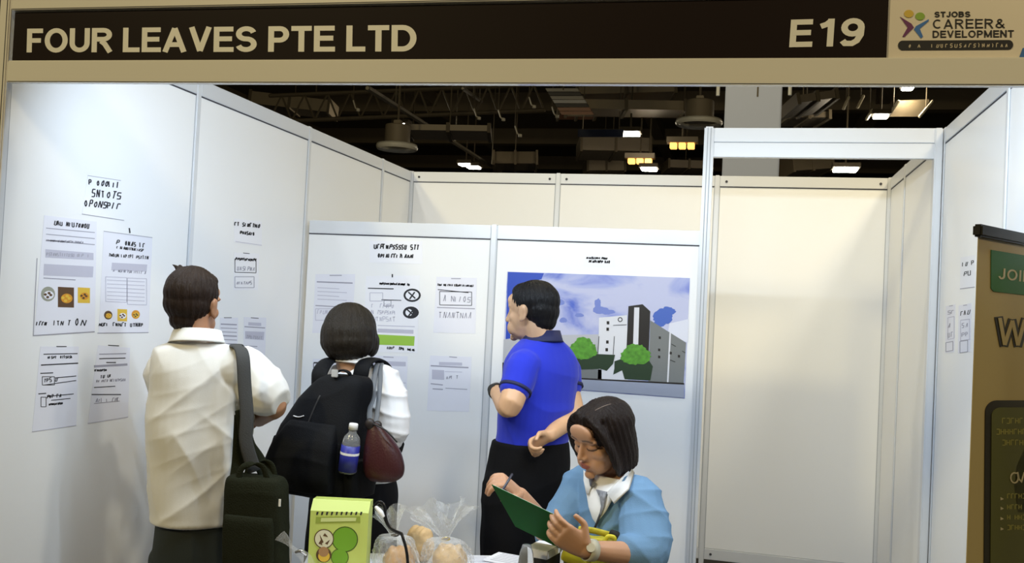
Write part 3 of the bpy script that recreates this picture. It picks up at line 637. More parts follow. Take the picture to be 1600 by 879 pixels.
# ------------------------------------------------------------------ building picture on the partition
poster = MB(); flat(poster, 'P', [(793, 424), (1078, 434), (1070, 622), (784, 600)], -.0018, .003)
def skymat():
    m = bpy.data.materials.new('poster_sky'); m.use_nodes = True; nt = m.node_tree; b = nt.nodes['Principled BSDF']; b.inputs['Roughness'].default_value = .35
    tc = nt.nodes.new('ShaderNodeTexCoord'); n = nt.nodes.new('ShaderNodeTexNoise'); n.inputs['Scale'].default_value = 3.4; n.inputs['Detail'].default_value = 6; n.inputs['Distortion'].default_value = .8
    mp = nt.nodes.new('ShaderNodeMapping'); mp.inputs['Scale'].default_value = (1, 1, 1.7); mp.inputs['Location'].default_value = (.12, 0, .35)
    nt.links.new(tc.outputs['Object'], mp.inputs[0]); nt.links.new(mp.outputs[0], n.inputs[0])
    r = nt.nodes.new('ShaderNodeValToRGB'); r.color_ramp.elements[0].position = .30; r.color_ramp.elements[0].color = (.07, .12, .50, 1)
    r.color_ramp.elements[1].position = .52; r.color_ramp.elements[1].color = (.46, .48, .66, 1); e = r.color_ramp.elements.new(.40); e.color = (.30, .34, .62, 1)
    nt.links.new(n.outputs[0], r.inputs[0]); nt.links.new(r.outputs[0], b.inputs['Base Color']); return m
poster = tag(poster.build('picture_poster', skymat()), 'large colour picture of a white building with a dark tower under blue sky', 'poster')
def pp(px, lv, m, name, par=poster):
    mb = MB(); flat(mb, 'P', px, .0014+.0005*lv, .00006); return mb.build(name, m, par)
BW, BG, BD = mat('print_building_white', (.62, .63, .68), .4), mat('print_building_grey', (.17, .18, .18), .4), mat('print_tower_dark', (.018, .014, .010), .4)
LG, DG = mat('print_leaf_green', (.075, .25, .02), .5, vary=.75, vscale=60), mat('print_leaf_dark', (.015, .035, .012), .5)
BLUEP = mat('print_sky_blue', (.02, .06, .42), .4)
pp([(793.5, 424.5), (850, 426.5), (846, 436), (822, 441), (800, 470), (797, 530), (790, 530)], 0, BLUEP, 'deep_blue_sky')
cloudy = [(1036, 494, 15, 12), (1044, 486, 11, 7), (1031, 503, 9, 8)]
cloudy += [(938, 484, 12, 6), (950, 487, 11, 4), (934, 474, 5, 8)]
cloudy += [(874, 472, 8, 5), (880, 500, 6, 4), (905, 492, 7, 3)]
pp([(1046, 505), (1076, 498), (1075, 535), (1058, 528), (1044, 518)], 0, mat('print_cloud', (.62, .64, .74), .4), 'cloud')
pp([(787, 530), (830, 524), (936, 522), (936, 590), (785, 580)], 1, mat('print_haze_grey', (.42, .43, .47), .4), 'low_buildings')
pp([(785, 566), (802, 566), (800, 584), (785, 583)], 2, BD, 'dark_doorway')
pp([(900, 575), (940, 577), (940, 592), (900, 590)], 2, BG, 'grey_windows')
pp([(936, 496), (980, 492), (981, 595), (934, 593)], 2, BW, 'white_wing')
pp([(1016, 500), (1072, 535), (1068, 600), (1013, 597)], 2, BG, 'grey_wing')
pp([(1046, 519), (1048.5, 520), (1044.5, 598), (1042, 598)], 3, BW, 'white_edge')
pp([(982, 478), (1004, 475), (1016, 486), (1013, 565), (978, 562)], 3, BD, 'tower')
pp([(991, 480), (999, 480), (997, 545), (989, 545)], 4, BW, 'tower_stripe')
for (x, y) in ((950, 504), (949.5, 514), (949, 534), (948, 546)): pp([(x-2, y-2.5), (x+2, y-2.5), (x+2, y+2.5), (x-2, y+2.5)], 3, BD, 'window')
for (x, y) in ((1031, 527), (1030, 546), (1030, 557), (1048, 551), (1061, 556)): pp([(x-1.7, y-2), (x+1.7, y-1.5), (x+1.5, y+2.5), (x-1.7, y+2)], 3, BD, 'window')
for a, b in (((958, 508), (979, 507)), ((960, 525), (958, 555)), ((936, 525), (934, 552)), ((1049, 537), (1056, 541)), ((1047, 562), (1055, 565)), ((1066, 548), (1071, 551))):
    mb = MB(); line(mb, 'P', a, b, .9, .0034); mb.build('facade_line', BD, poster)
e = pp(blob((969, 499), 3.8, 3.8), 3, BD, 'emblem_ring'); pp(blob((969, 499), 2.4, 2.4), 4, BW, 'emblem_centre', e)
def leafy(c, rx, ry, n, lv, name, m):
    pts = []
    for k in range(n):
        t = 2*math.pi*k/n; j = 1+.07*math.sin(t*3+c[0])+.09*random.uniform(-1, 1); pts.append((c[0]+rx*j*math.cos(t), c[1]+ry*j*math.sin(t)))
    return pp(pts, lv, m, name)
for k, (x, y, a, b) in enumerate(cloudy): leafy((x, y), a, b, 30, .10+.18*(k % 3)*1.0-.0, 'blue_sky_gap', mat('print_sky_b', (.06, .12, .44), .4) if k < 3 else mat('print_sky_mid', (.16, .21, .52), .4))
pp([(888, 556), (918, 552), (961, 554), (958, 568), (948, 579), (938, 576), (900, 577), (888, 570)], 5, DG, 'dark_foliage')
pp([(960, 564), (972, 560), (1012, 560), (1020, 572), (1016, 594), (976, 592), (972, 578), (958, 585), (960, 575)], 5, DG, 'dark_foliage')
leafy((911, 545), 21, 17, 44, 6, 'tree_crown', LG); leafy((993, 554), 23, 16, 44, 6, 'tree_crown', LG)
pp([(785, 584), (1069, 598), (1069, 600.5), (785, 586)], 7, BD, 'road_edge')
pp([(785, 586), (1069, 600.5), (1069, 621), (784, 599)], 6, mat('print_road', (.30, .33, .42), .3), 'road')

# ================================================================== ROLL-UP BANNER beside the right wall
bx0 = P(1529, 366, 1.92)      # top corners of the sheet, standing in front of the right wall
bw = .55; bu = np.array([.587, .81, 0]); bu = bu/np.linalg.norm(bu)
bn = np.array([bu[1], -bu[0], 0.0]); ztop = bx0[2]; O = np.array([bx0[0], bx0[1], 0])
def bp(u, z, o=0.0): return O+bu*u+bn*o+np.array([0, 0, z])
def bpx(x, y, o=0.0):
    d = ray(x, y); t = ((O+bn*o)-CP)@bn/(d@bn); return CP+d*t
banner = thing('roll_up_banner', bp(.42, 0), 'olive roll-up recruitment banner standing by the right wall', 'banner')
BOL, BDK, BGR = mat('banner_tan', (.50, .40, .18), .5), mat('banner_olive', (.10, .105, .020), .45), mat('banner_green', (.03, .16, .025), .5)
BCR, BBL = mat('banner_cream', (.62, .55, .36), .5), mat('banner_black', (.012, .010, .008), .4)
def bq(pts, o, m, name, th=.0008, par=None):
    mb = MB(); mb.prism([bpx(x, y, o) for x, y in pts], bn*th); return mb.build(name, m, par or sheet)
sheet = MB().prism([bp(0, .08), bp(bw, .08), bp(bw, ztop), bp(0, ztop)], bn*-.0015).build('sheet', BOL, banner)
MB().prism([bp(-.008, ztop-.005, .010), bp(bw+.008, ztop-.005, .010), bp(bw+.008, ztop+.021, .010), bp(-.008, ztop+.021, .010)], bn*-.020).build('top_rail', BBL, banner, bevel=.004)
MB().prism([bp(-.012, .0, .045), bp(bw+.012, .0, .045), bp(bw+.012, .09, .025), bp(-.012, .09, .025)], bn*-.08).build('base_cassette', FRAME, banner, bevel=.006)
MB().tube([bp(bw/2, .08, -.03), bp(bw/2, ztop, -.012)], [.010], 8, 1).build('support_pole', FRAME, banner)
# green JOIN box
q0 = [(1548, 390), (1620, 402), (1620, 463), (1552, 455), (1548, 450)]
jb = bq(q0, .0008, BGR, 'join_box')
letters('JOIN', bpx(1560, 418, .0018), bpx(1612, 424, .0018), bpx(1559, 436, .0018), bn, BCR, jb, th=.0006, weight=.75)
# bubble letters
letters('WE', bpx(1556, 494, .0008), bpx(1640, 500, .0008), bpx(1554, 542, .0008), bn, BBL, sheet, th=.0006, weight=1.35, gap=.10)
letters('WE', bpx(1558, 496, .0018), bpx(1638, 502, .0018), bpx(1556, 540, .0018), bn, BOL, sheet, th=.0008, weight=.62, gap=.14)
# dark olive panel with rounded corner
def rp(x0, y0, r, x1, y1): return [(x1, y0)]+[(x0+r-r*math.sin(t), y0+r-r*math.cos(t)) for t in np.linspace(0, math.pi/2, 8)]+[(x0-3, y1), (x1, y1)]
bq(rp(1539, 625, 18, 1660, 1000), .0008, BBL, 'panel_border'); pn = bq(rp(1549, 636, 14, 1660, 1000), .0018, BDK, 'olive_panel')
BTX = mat('banner_text', (.34, .32, .08), .5)
mb = MB()
def bscr(mb, x0, y0, x1, h):
    k = x0
    while k < x1:
        wd = h*.55
        if random.random() < .85:
            for a, b in random.choice([[((0,0),(0,1)),((0,1),(1,1))], [((0,0),(0,1)),((1,0),(1,1)),((0,.5),(1,.5))], [((0,1),(1,1)),((1,1),(1,0)),((0,0),(1,0))]]):
                A = np.array([k+a[0]*wd, y0-a[1]*h]); B = np.array([k+b[0]*wd, y0-b[1]*h]); d = (B-A)/np.linalg.norm(B-A); n = np.array([-d[1], d[0]])*.7
                mb.prism([bpx(*c, .0028) for c in (A+n, B+n, B-n, A-n)], bn*.0004)
        k += h*.85
for y, x in ((661, 1566), (678, 1557), (695, 1566)): bscr(mb, x, y, 1640, 8)
for y in (778, 795, 811, 827): bscr(mb, 1574, y, 1640, 7)
tag(mb.build('small_lettering', BTX, pn), kind='stuff')
for y in (779, 794, 810, 826): bq([(1563, y-3), (1568, y), (1563, y+2)], .0028, BCR, 'bullet', par=pn)
bq([(1600, 700), (1588, 728), (1584, 760), (1590, 800), (1640, 800), (1640, 690)], .0022, mat('banner_shape', (.055, .058, .014), .5), 'dark_shape', par=pn, th=.0004)
mb = MB(); pts = [(1585+6*math.cos(t), 746+8*math.sin(t)) for t in np.linspace(-.6, 5.2, 12)]+[(1590, 738), (1592, 748), (1596, 752), (1600, 738), (1606, 736)]
Ls, Rs = strip(pts, False, 2.2)
for i in range(len(pts)-1): mb.prism([bpx(*c, .0034) for c in (Ls[i], Ls[i+1], Rs[i+1], Rs[i])], bn*.0004)
mb.build('script_lettering', BCR, pn)

# ================================================================== PEOPLE
def skinmat():
    m = bpy.data.materials.new('skin_tone'); m.use_nodes = True; nt = m.node_tree; b = nt.nodes['Principled BSDF']
    a = nt.nodes.new('ShaderNodeAttribute'); a.attribute_name = 'skin_col'; nt.links.new(a.outputs['Color'], b.inputs['Base Color'])
    b.inputs['Roughness'].default_value = .48; b.inputs['Subsurface Weight'].default_value = .08; b.inputs['Subsurface Radius'].default_value = (.01, .004, .002)
    n = nt.nodes.new('ShaderNodeTexNoise'); n.inputs['Scale'].default_value = 180; tc = nt.nodes.new('ShaderNodeTexCoord'); nt.links.new(tc.outputs['Object'], n.inputs[0])
    bp_ = nt.nodes.new('ShaderNodeBump'); bp_.inputs['Strength'].default_value = .06; bp_.inputs['Distance'].default_value = .004
    nt.links.new(n.outputs[0], bp_.inputs['Height']); nt.links.new(bp_.outputs[0], b.inputs['Normal']); return m
SKINM = skinmat()
def hairmat(name, c): return mat(name, c, .42, spec=.22, bump=.5, bscale=70, vary=.35, vscale=40, stretch=(6, 6, .6))
UP = np.array([0, 0, 1.0])
def heading(deg): a = math.radians(deg); return np.array([math.cos(a), math.sin(a), 0]), np.array([-math.sin(a), math.cos(a), 0])
def headR(deg, down=0, roll=0):
    r, f = heading(deg); t = math.radians(down); f2 = f*math.cos(t)-UP*math.sin(t); u = UP*math.cos(t)+f*math.sin(t)
    q = math.radians(roll); r2 = r*math.cos(q)-u*math.sin(q); u2 = u*math.cos(q)+r*math.sin(q)
    return np.column_stack([r2, f2, u2])
def head_shells(mb, c, R, s=1.0, ears=True, nose=1.0, feat=1.0):
    E = lambda p, r, M=None: mb.ell(c+R@(np.array(p)*s), np.array(r)*s, R if M is None else R@M, 22, 14)
    E((0, -.012, .030), (.074, .097, .086)); E((0, .028, -.028), (.061, .060, .075)); E((0, .032, -.068), (.048, .050, .042))
    E((0, .074, -.098), (.019, .016, .015)); E((0, -.038, -.015), (.053, .052, .056))
    for x in (-1, 1):
        E((x*.040*feat, .056*feat, -.022), (.024, .024, .022)); E((x*.029*feat, .076*feat, .024), (.030*feat, .013, .009)); E((x*.031, .073*feat, .004), (.0155, .013, .011))
        E((x*.0105, .094, -.034), (.0075, .009, .0065)); E((x*.030, .060, -.06), (.024, .026, .03))
        if ears:
            E((x*.077, -.004, -.006), (.007, .019, .031)); E((x*.082, -.010, .010), (.005, .015, .017)); E((x*.078, .004, -.030), (.006, .009, .011))
    E((0, .082 if feat == 1 else .070, .045), (.05, .014, .03))
    mb.tube([c+R@(np.array(q)*s) for q in ((0, .082, .016), (0, .094, -.008), (0, .104*nose, -.030))], [.0065*s, .0075*s, .0095*s], 10, 3)
    m_ = .006 if feat != 1 else 0
    E((0, .089-m_, -.055), (.021, .009, .0055)); E((0, .088-m_, -.067), (.018, .0095, .006)); E((0, .082-m_, -.061), (.026, .012, .014))
def hand_shells(mb, w, d, n, side, curl=(.5, .6, .6), thumb=.4, s=1.0, spread=.06):
    d = d/np.linalg.norm(d); n = n-d*(n@d); n = n/np.linalg.norm(n); t = np.cross(d, n)*side
    mb.tube([w-d*.02*s, w+d*.03*s, w+d*.082*s], [(.024*s, .017*s), (.037*s, .0155*s), (.040*s, .012*s)], 14, 3, side=t)
    tips = []
    for k, (off, L) in enumerate(((.029, .072), (.010, .080), (-.010, .074), (-.029, .058))):
        p = w+d*.078*s+t*off*s; dd = d+t*spread*(1.5-k)/1.5; dd = dd/np.linalg.norm(dd); nn = n-dd*(n@dd); nn /= np.linalg.norm(nn)
        pts = [p-dd*.012*s, p]
        for j, fr in enumerate((.45, .32, .25)):
            a = curl[j]*(1+.08*(k-1)); dd, nn = dd*math.cos(a)+nn*math.sin(a), nn*math.cos(a)-dd*math.sin(a)
            p = p+dd*L*s*fr; pts.append(p)
        mb.tube(pts, [.0088*s, .0088*s, .0085*s, .0078*s, .0066*s], 10, 2); tips.append(p)
    p = w+d*.022*s+t*.026*s; dd = d*.62+t*.72+n*.30; dd /= np.linalg.norm(dd); e = d*.85+t*.1+n*thumb; e /= np.linalg.norm(e)
    mb.tube([p-dd*.012*s, p+dd*.020*s, p+dd*.042*s, p+dd*.042*s+e*.032*s], [.015*s, .0125*s, .0102*s, .0080*s], 10, 3)
    return tips
def rings(mb, items, p=2.4, n=32, sub=4):
    """items: (centre, right, fwd, half width, half depth)"""
    C = crom([i[0] for i in items], sub); Rr = crom([np.asarray(i[1]) for i in items], sub); Ff = crom([np.asarray(i[2]) for i in items], sub)
    S = crom([np.array([i[3], i[4]]) for i in items], sub); v = []; f = []
    for c, r, fw, (a, b) in zip(C, Rr, Ff, S):
        for k in range(n):
            t = 2*math.pi*k/n; x, y = math.cos(t), math.sin(t)
            v.append(c+r*a*math.copysign(abs(x)**(2/p), x)+fw*b*math.copysign(abs(y)**(2/p), y))
    K = len(C)
    f = [tuple(range(n))[::-1], tuple(range((K-1)*n, K*n))]
    for i in range(K-1):
        for k in range(n): f.append((i*n+k, i*n+(k+1) % n, (i+1)*n+(k+1) % n, (i+1)*n+k))
    return mb.add(v, f)
def collar(parent, c, r, f, m, ra, rb, h=.030, drop=.022, span=150, w=.020, tilt=.25):
    prof = [(0, 0), (.002, h), (.006, h+.003), (w, h-drop-.010), (w+.004, h-drop-.016), (w-.004, h-drop-.014), (.007, h-.006), (.005, 0)]
    n = 36; v = []; f_ = []; k = len(prof)
    for i in range(n):
        t = math.radians(-90-span+2*span*i/(n-1))
        for dr, z in prof: v.append(c+r*(ra+dr)*math.cos(t)+f*(rb+dr)*math.sin(t)+UP*(z-tilt*rb*(math.sin(t)+1)*.5))
    for i in range(n-1):
        for j in range(k): f_.append((i*k+j, i*k+(j+1) % k, (i+1)*k+(j+1) % k, (i+1)*k+j))
    f_ += [tuple(range(k)), tuple(range((n-1)*k, n*k))]
    return MB().add(v, f_).build('collar', m, parent, smooth=True)
def paint(o, base, hc=None, R=None, s=1.0, face=False, hand_tint=None):
    me = o.data; co = coords(me); n = len(co); c = np.tile(np.array([*base, 1.0]), (n, 1))
    c[:, :3] *= (1+.06*wob(co, 40, 1))[:, None]
    if hc is not None:
        l = ((co-hc)@R)/s
        fr = l[:, 1] > .05
        lip = np.clip(1.15-((l[:, 0]/.023)**2+((l[:, 2]+.0605)/.0105)**2), 0, 1)*fr*(l[:, 1] > .07); lip = np.clip(lip*3, 0, 1)[:, None]
        c[:, :3] = c[:, :3]*(1-lip)+np.array([.33, .10, .075])*lip
        if face:
            for x in (-1, 1):
                xx = x*l[:, 0]
                zb = .026+.004*np.cos((xx-.030)/.02)-.10*np.abs(xx-.030)
                br = np.clip(1.6-np.abs(l[:, 2]-zb)/.0030, 0, 1)*(xx > .010)*(xx < .052)*fr
                zl = -.003-.003*np.cos((xx-.031)/.010); la = np.clip(1.7-np.abs(l[:, 2]-zl)/.0020, 0, 1)*(xx > .015)*(xx < .049)*fr
                k = np.clip(br*.8+la, 0, 1)[:, None]; c[:, :3] = c[:, :3]*(1-k)+np.array([.02, .012, .010])*k
    a = me.attributes.new('skin_col', 'FLOAT_COLOR', 'POINT'); a.data.foreach_set('color', c.ravel())
def legs(mb, tro, hipc, r, f, floor_pts, w=.085, seat=False):
    pass
def straight_leg(body, tro, hip, foot, f, wid=1.0):
    knee = (hip+foot)/2+f*.02+UP*.03; ank = foot+UP*.09
    body.tube([hip, knee, ank], [.075, .05, .038], 12, 4)
    tro.tube([hip+UP*.02, (hip+knee)/2, knee, (knee+ank)/2, ank-UP*.03], [.105*wid, .098*wid, .082*wid, .072*wid, .066*wid], 16, 4)
def shoe(parent, foot, f, m):
    mb = MB(); r = np.cross(f, UP)
    rings(mb, [(foot-f*.07+UP*.045, f, r, .035, .035), (foot-f*.02+UP*.05, f, r, .05, .042)], 2.2, 16, 2)
    mb.tube([foot-f*.085+UP*.04, foot+UP*.045, foot+f*.09+UP*.035, foot+f*.165+UP*.028], [(.034, .038), (.038, .044), (.045, .034), (.034, .024)], 14, 3, side=r)
    o = fuse(mb, 'shoe', m, parent, .008, 2); co = coords(o.data); co[:, 2] = np.maximum(co[:, 2], .002); o.data.vertices.foreach_set('co', co.ravel()); o.data.update(); return o
def hair_disp(hc, R, freq=60, amp=.0016, seed=0):
    def f(co, no):
        l = (co-hc)@R; ph = np.arctan2(l[:, 0], -l[:, 1]+.001)
        d = amp*np.sin(ph*freq+3*np.sin(l[:, 2]*25+seed)+2*wob(co, 20, seed))*.6+amp*np.sin(ph*freq*.37+2*np.sin(l[:, 2]*18))+amp*1.2*wob(co, 60, seed+2)
        return co+no*d[:, None]
    return f
SHOEB = mat('shoe_black', (.015, .014, .013), .4)
BLACKT = mat('black_trousers', (.004, .004, .005), .85, spec=.15, bump=.15, bscale=400)

# ---------------------------------------------------------------- man in the white shirt
r, f = heading(33); d0 = 3.10; hc = P(301, 475, d0); R = headR(5, 2, 3)
body = MB(); head_shells(body, hc, R, 1.03)
nb_ = P(311, 535, d0)
body.tube([hc+R@np.array([0.012, -.006, -.03]), hc+R@np.array([.018, -.008, -.09]), nb_-UP*.03], [.054, .054, .066], 16, 4)
tor = [(P(312, 533, d0), .085, .070), (P(314, 550, d0), .145, .090), (P(317, 585, d0), .168, .112), (P(314, 650, d0), .170, .125), (P(308, 720, d0), .158, .130), (P(301, 790, d0), .136, .122), (P(300, 840, d0), .120, .110)]
rings(body, [(c, r, f, a*.86, b*.86) for c, a, b in tor])
sh = P(388, 580, d0-.01); el = P(429, 632, 3.07); wr = P(404, 655, 3.26)
body.tube([sh, (sh+el)/2, el, (el*.6+wr*.4), wr], [.050, .046, .041, .037, .027], 14, 4)
hand_shells(body, wr, P(388, 652, 3.36)-wr, np.array([0, 0, -1.0])*.3-f*.4+r*-.2, 1, (.5, .7, .6))
shl = P(262, 580, d0+.05); ell_ = P(262, 640, d0+.17); wrl = P(310, 662, d0+.30)
body.tube([shl, (shl+ell_)/2, ell_, (ell_+wrl)/2, wrl], [.05, .045, .04, .036, .027], 14, 4)
hand_shells(body, wrl, P(340, 658, d0+.30)-wrl, -UP, -1, (.4, .5, .5))
tro = MB(); rings(tro, [(P(301, 785, d0), r, f, .112, .100), (P(301, 830, d0), r, f, .122, .112), (P(301, 880, d0), r, f, .126, .116)])
hipc = P(299, 880, d0); ftc = np.array([hipc[0], hipc[1], 0])
feet = []
for s in (-1, 1):
    ft = ftc+r*s*.09+f*.01; straight_leg(body, tro, hipc+r*s*.058, ft, f, .72); feet.append(ft)
man1 = fuse(body, 'person', SKINM, None, .005, 3); tag(man1, 'person in white short-sleeved shirt with olive shoulder bag, seen from behind at the left wall', 'person')
paint(man1, (.40, .20, .105), hc, R)
WSH = mat('white_shirt', (.74, .73, .70), .8, bump=.1, bscale=500, sheen=.1)
shb = MB(); rings(shb, [(c, r, f, a, b) for c, a, b in tor[:-1]]+[(P(299, 812, d0), r, f, .134, .124)])
shb.tube([sh-r*.05, sh, (sh+el)/2-UP*.005, el+UP*.030-r*.015], [.066, .074, .078, .076], 16, 4)
shb.tube([shl+r*.05, shl, (shl+ell_)/2, ell_+UP*.02], [.062, .066, .068, .066], 16, 4)
diag = r*.6+UP*.8
shirt = fuse(shb, 'shirt', WSH, man1, .0055, 4, folds([(r*-.62+UP*.78, 30, 1.0), (r*.75+UP*.6, 24, .6), (r*-.3+UP*.95, 41, .25)], .011, 1.3, .008))
collar(man1, P(308, 530, d0)-f*.012, r, f, WSH, .071, .070, .040, .024, 140, .018, .35)
fuse(tro, 'trousers', mat('dark_green_trousers', (.016, .022, .020), .75, bump=.15, bscale=400), man1, .007, 4, folds([(UP, 18), (r, 22)], .006, 2.0))
for ft in feet: shoe(man1, ft, f, SHOEB)
hm = MB(); HE = lambda p, q: hm.ell(hc+R@(np.array(p)*1.03), np.array(q)*1.03, R, 24, 16)
HE((0, -.018, .040), (.081, .098, .084)); HE((0, -.036, .004), (.075, .074, .066)); HE((0, -.046, -.052), (.043, .043, .038)); HE((0, .030, .080), (.058, .050, .032))
for k in range(9):
    q = np.array([-.055-.010*random.random(), .02+.012*(k-4)*.6, .10]); hm.tube([hc+R@q, hc+R@(q+np.array([-.012, .002, .014+.006*random.random()])), hc+R@(q+np.array([-.022-.01*random.random(), 0, .018+.008*random.random()]))], [.007, .005, .0025], 8, 2)
fuse(hm, 'hair', hairmat('hair_brown_black', (.022, .013, .009)), man1, .004, 6, hair_disp(hc, R, 80, .0012, 1))

# ---- olive messenger bag on the right hip
OLV = mat('olive_canvas', (.012, .014, .006), .85, spec=.2, bump=.4, bscale=260); STR = mat('bag_webbing', (.045, .046, .046), .85, bump=.3, bscale=350)
bd = 2.93; br_, bf = heading(5)
bag = thing('shoulder_bag', P(400, 890, bd), 'olive canvas messenger bag with lime lining hanging from the shoulder', 'bag')
bb = MB(); Z = lambda y, x=400: P(x, y, bd)
rings(bb, [(Z(742), br_, bf, .078, .035), (Z(752), br_, bf, .092, .050), (Z(800), br_, bf, .097, .058), (Z(860), br_, bf, .098, .060), (Z(905), br_, bf, .096, .060), (Z(915), br_, bf, .085, .05)], 4.5, 36, 3)
bagb = fuse(bb, 'bag_body', OLV, bag, .005, 3, folds([(br_, 30), (UP, 25)], .004, 3, .003))
pk = MB(); rings(pk, [(Z(800)-bf*.052, br_, bf, .078, .012), (Z(815)-bf*.056, br_, bf, .082, .018), (Z(880)-bf*.058, br_, bf, .082, .018), (Z(900)-bf*.056, br_, bf, .076, .012)], 5, 28, 3)
fuse(pk, 'front_pocket', OLV, bag, .005, 2)
ln = MB(); ln.tube([P(358, 766, bd-.030), P(372, 757, bd-.036), P(388, 748, bd-.030)], [(.012, .006), (.014, .008), (.006, .005)], 12, 4, side=UP); fuse(ln, 'lime_lining', mat('lime_cloth', (.20, .42, .03), .7), bag, .003, 2)
for k, o_ in enumerate((-.03, .03)):
    MB().tube([Z(748, 378)+bf*o_, Z(728, 385)+bf*o_, Z(722, 402)+bf*o_, Z(728, 418)+bf*o_, Z(750, 424)+bf*o_], [(.010, .004)], 10, 6, side=br_).build('handle', OLV, bag, smooth=True)
MB().box(P(437, 785, bd-.068)-[.003, .002, .011], P(437, 785, bd-.068)+[.003, .002, .011]).build('tag', mat('white_tag', (.8, .8, .8), .5), bag)
sp = [P(372, 640, 3.27), P(366, 590, 3.24), P(364, 556, 3.16), P(370, 541, 3.06), P(379, 552, 2.965), P(382, 600, 2.94), P(386, 650, 2.925), P(384, 690, 2.92), P(398, 735, 2.93)]
sp, sr = lay(sp, [(.021, .004)], [shirt], .005)
MB().tube(sp, sr, 10, 1, side=r).build('shoulder_strap', STR, bag, smooth=True)
MB().tube([P(378, 640, 2.95), P(386, 690, 2.955), P(402, 716, 2.96), P(420, 748, 2.95)], [(.022, .004)], 10, 6, side=r).build('shoulder_strap', OLV, bag, smooth=True)
MB().tube([P(376, 648, 2.96), P(374, 690, 2.97), P(372, 722, 2.97), P(368, 752, 2.95)], [(.020, .004)], 10, 6, side=r).build('shoulder_strap', OLV, bag, smooth=True)

# ---------------------------------------------------------------- woman with the backpack
r, f = heading(-12); d0 = 3.50; hc = P(548, 523, d0); R = headR(6, 6, -4)
body = MB(); head_shells(body, hc, R, .97)
nb_ = P(556, 575, d0)
body.tube([hc+R@np.array([0, -.018, -.03]), hc+R@np.array([0, -.025, -.09]), nb_-UP*.03], [.050, .048, .058], 16, 4)
tor = [(P(557, 572, d0), .075, .060), (P(558, 585, d0), .130, .080), (P(560, 612, d0), .155, .100), (P(562, 670, d0), .150, .110), (P(560, 720, d0), .135, .105), (P(556, 770, d0), .150, .120)]
rings(body, [(c, r, f, a*.85, b*.85) for c, a, b in tor])
sh = P(600, 603, d0-.04); el = P(612, 668, d0-.10); wr = P(596, 690, d0+.20)
body.tube([sh, (sh+el)/2, el, (el+wr)/2, wr], [.042, .039, .035, .030, .023], 14, 4); hand_shells(body, wr, f+UP*.3, -UP-r*.5, 1, (.4, .6, .5), s=.92)
shl = P(520, 603, d0+.06); ell_ = P(512, 672, d0+.10); wrl = P(548, 680, d0+.32)
body.tube([shl, (shl+ell_)/2, ell_, (ell_+wrl)/2, wrl], [.042, .038, .034, .030, .023], 14, 4); hand_shells(body, wrl, f+r*.3, -UP, -1, (.4, .6, .5), s=.92)
sk = MB(); hipc = P(552, 790, d0); rings(sk, [(P(558, 735, d0), r, f, .138, .110), (P(556, 765, d0), r, f, .160, .125), (hipc, r, f, .170, .135), (hipc-UP*.20, r, f, .175, .14), (hipc-UP*.40, r, f, .185, .16)])
ftc = np.array([hipc[0], hipc[1], 0]); feet = []
for s in (-1, 1):
    ft = ftc+r*s*.075; straight_leg(body, MB(), hipc+r*s*.07, ft, f); feet.append(ft)
wom = fuse(body, 'person', SKINM, None, .0055, 3); tag(wom, 'person with dark bob haircut in white blouse and black skirt wearing a black backpack', 'person'); paint(wom, (.48, .27, .16), hc, R)
WBL = mat('white_blouse', (.76, .76, .77), .8, bump=.1, bscale=500)
sb = MB(); rings(sb, [(c, r, f, a, b) for c, a, b in tor[:-1]]+[(P(558, 748, d0), r, f, .140, .112)])
sb.tube([sh-r*.05, sh, (sh+el)/2+r*.01, el, el+(wr-el)*.25], [.058, .068, .070, .064, .052], 16, 4); sb.tube([shl+r*.05, shl, (shl+ell_)/2, ell_, ell_+(wrl-ell_)*.3], [.056, .062, .062, .058, .046], 16, 4)
blouse = fuse(sb, 'blouse', WBL, wom, .0055, 4, folds([(UP*.9+r*.3, 58, 1.0), (UP*.7-r*.6, 44, .8)], .016, .4, .005))
collar(wom, P(553, 565, d0)-f*.012, r, f, WBL, .062, .060, .042, .022, 145, .018, .35)
fuse(sk, 'skirt', BLACKT, wom, .007, 4, folds([(r, 30)], .006, 1))
for ft in feet: shoe(wom, ft, f, SHOEB)
hm = MB(); HE = lambda p, q: hm.ell(hc+R@np.array(p), np.array(q), R, 26, 18)
HE((0, -.014, .024), (.098, .106, .098)); HE((0, -.024, .000), (.106, .104, .092)); HE((0, -.034, -.030), (.103, .092, .062)); HE((0, -.040, -.056), (.086, .070, .050)); HE((-.070, .01, -.03), (.036, .055, .055)); HE((.070, .01, -.03), (.036, .055, .055))
fuse(hm, 'hair', hairmat('hair_dark_brown', (.016, .012, .008)), wom, .004, 14, hair_disp(hc, R, 70, .0009, 2))

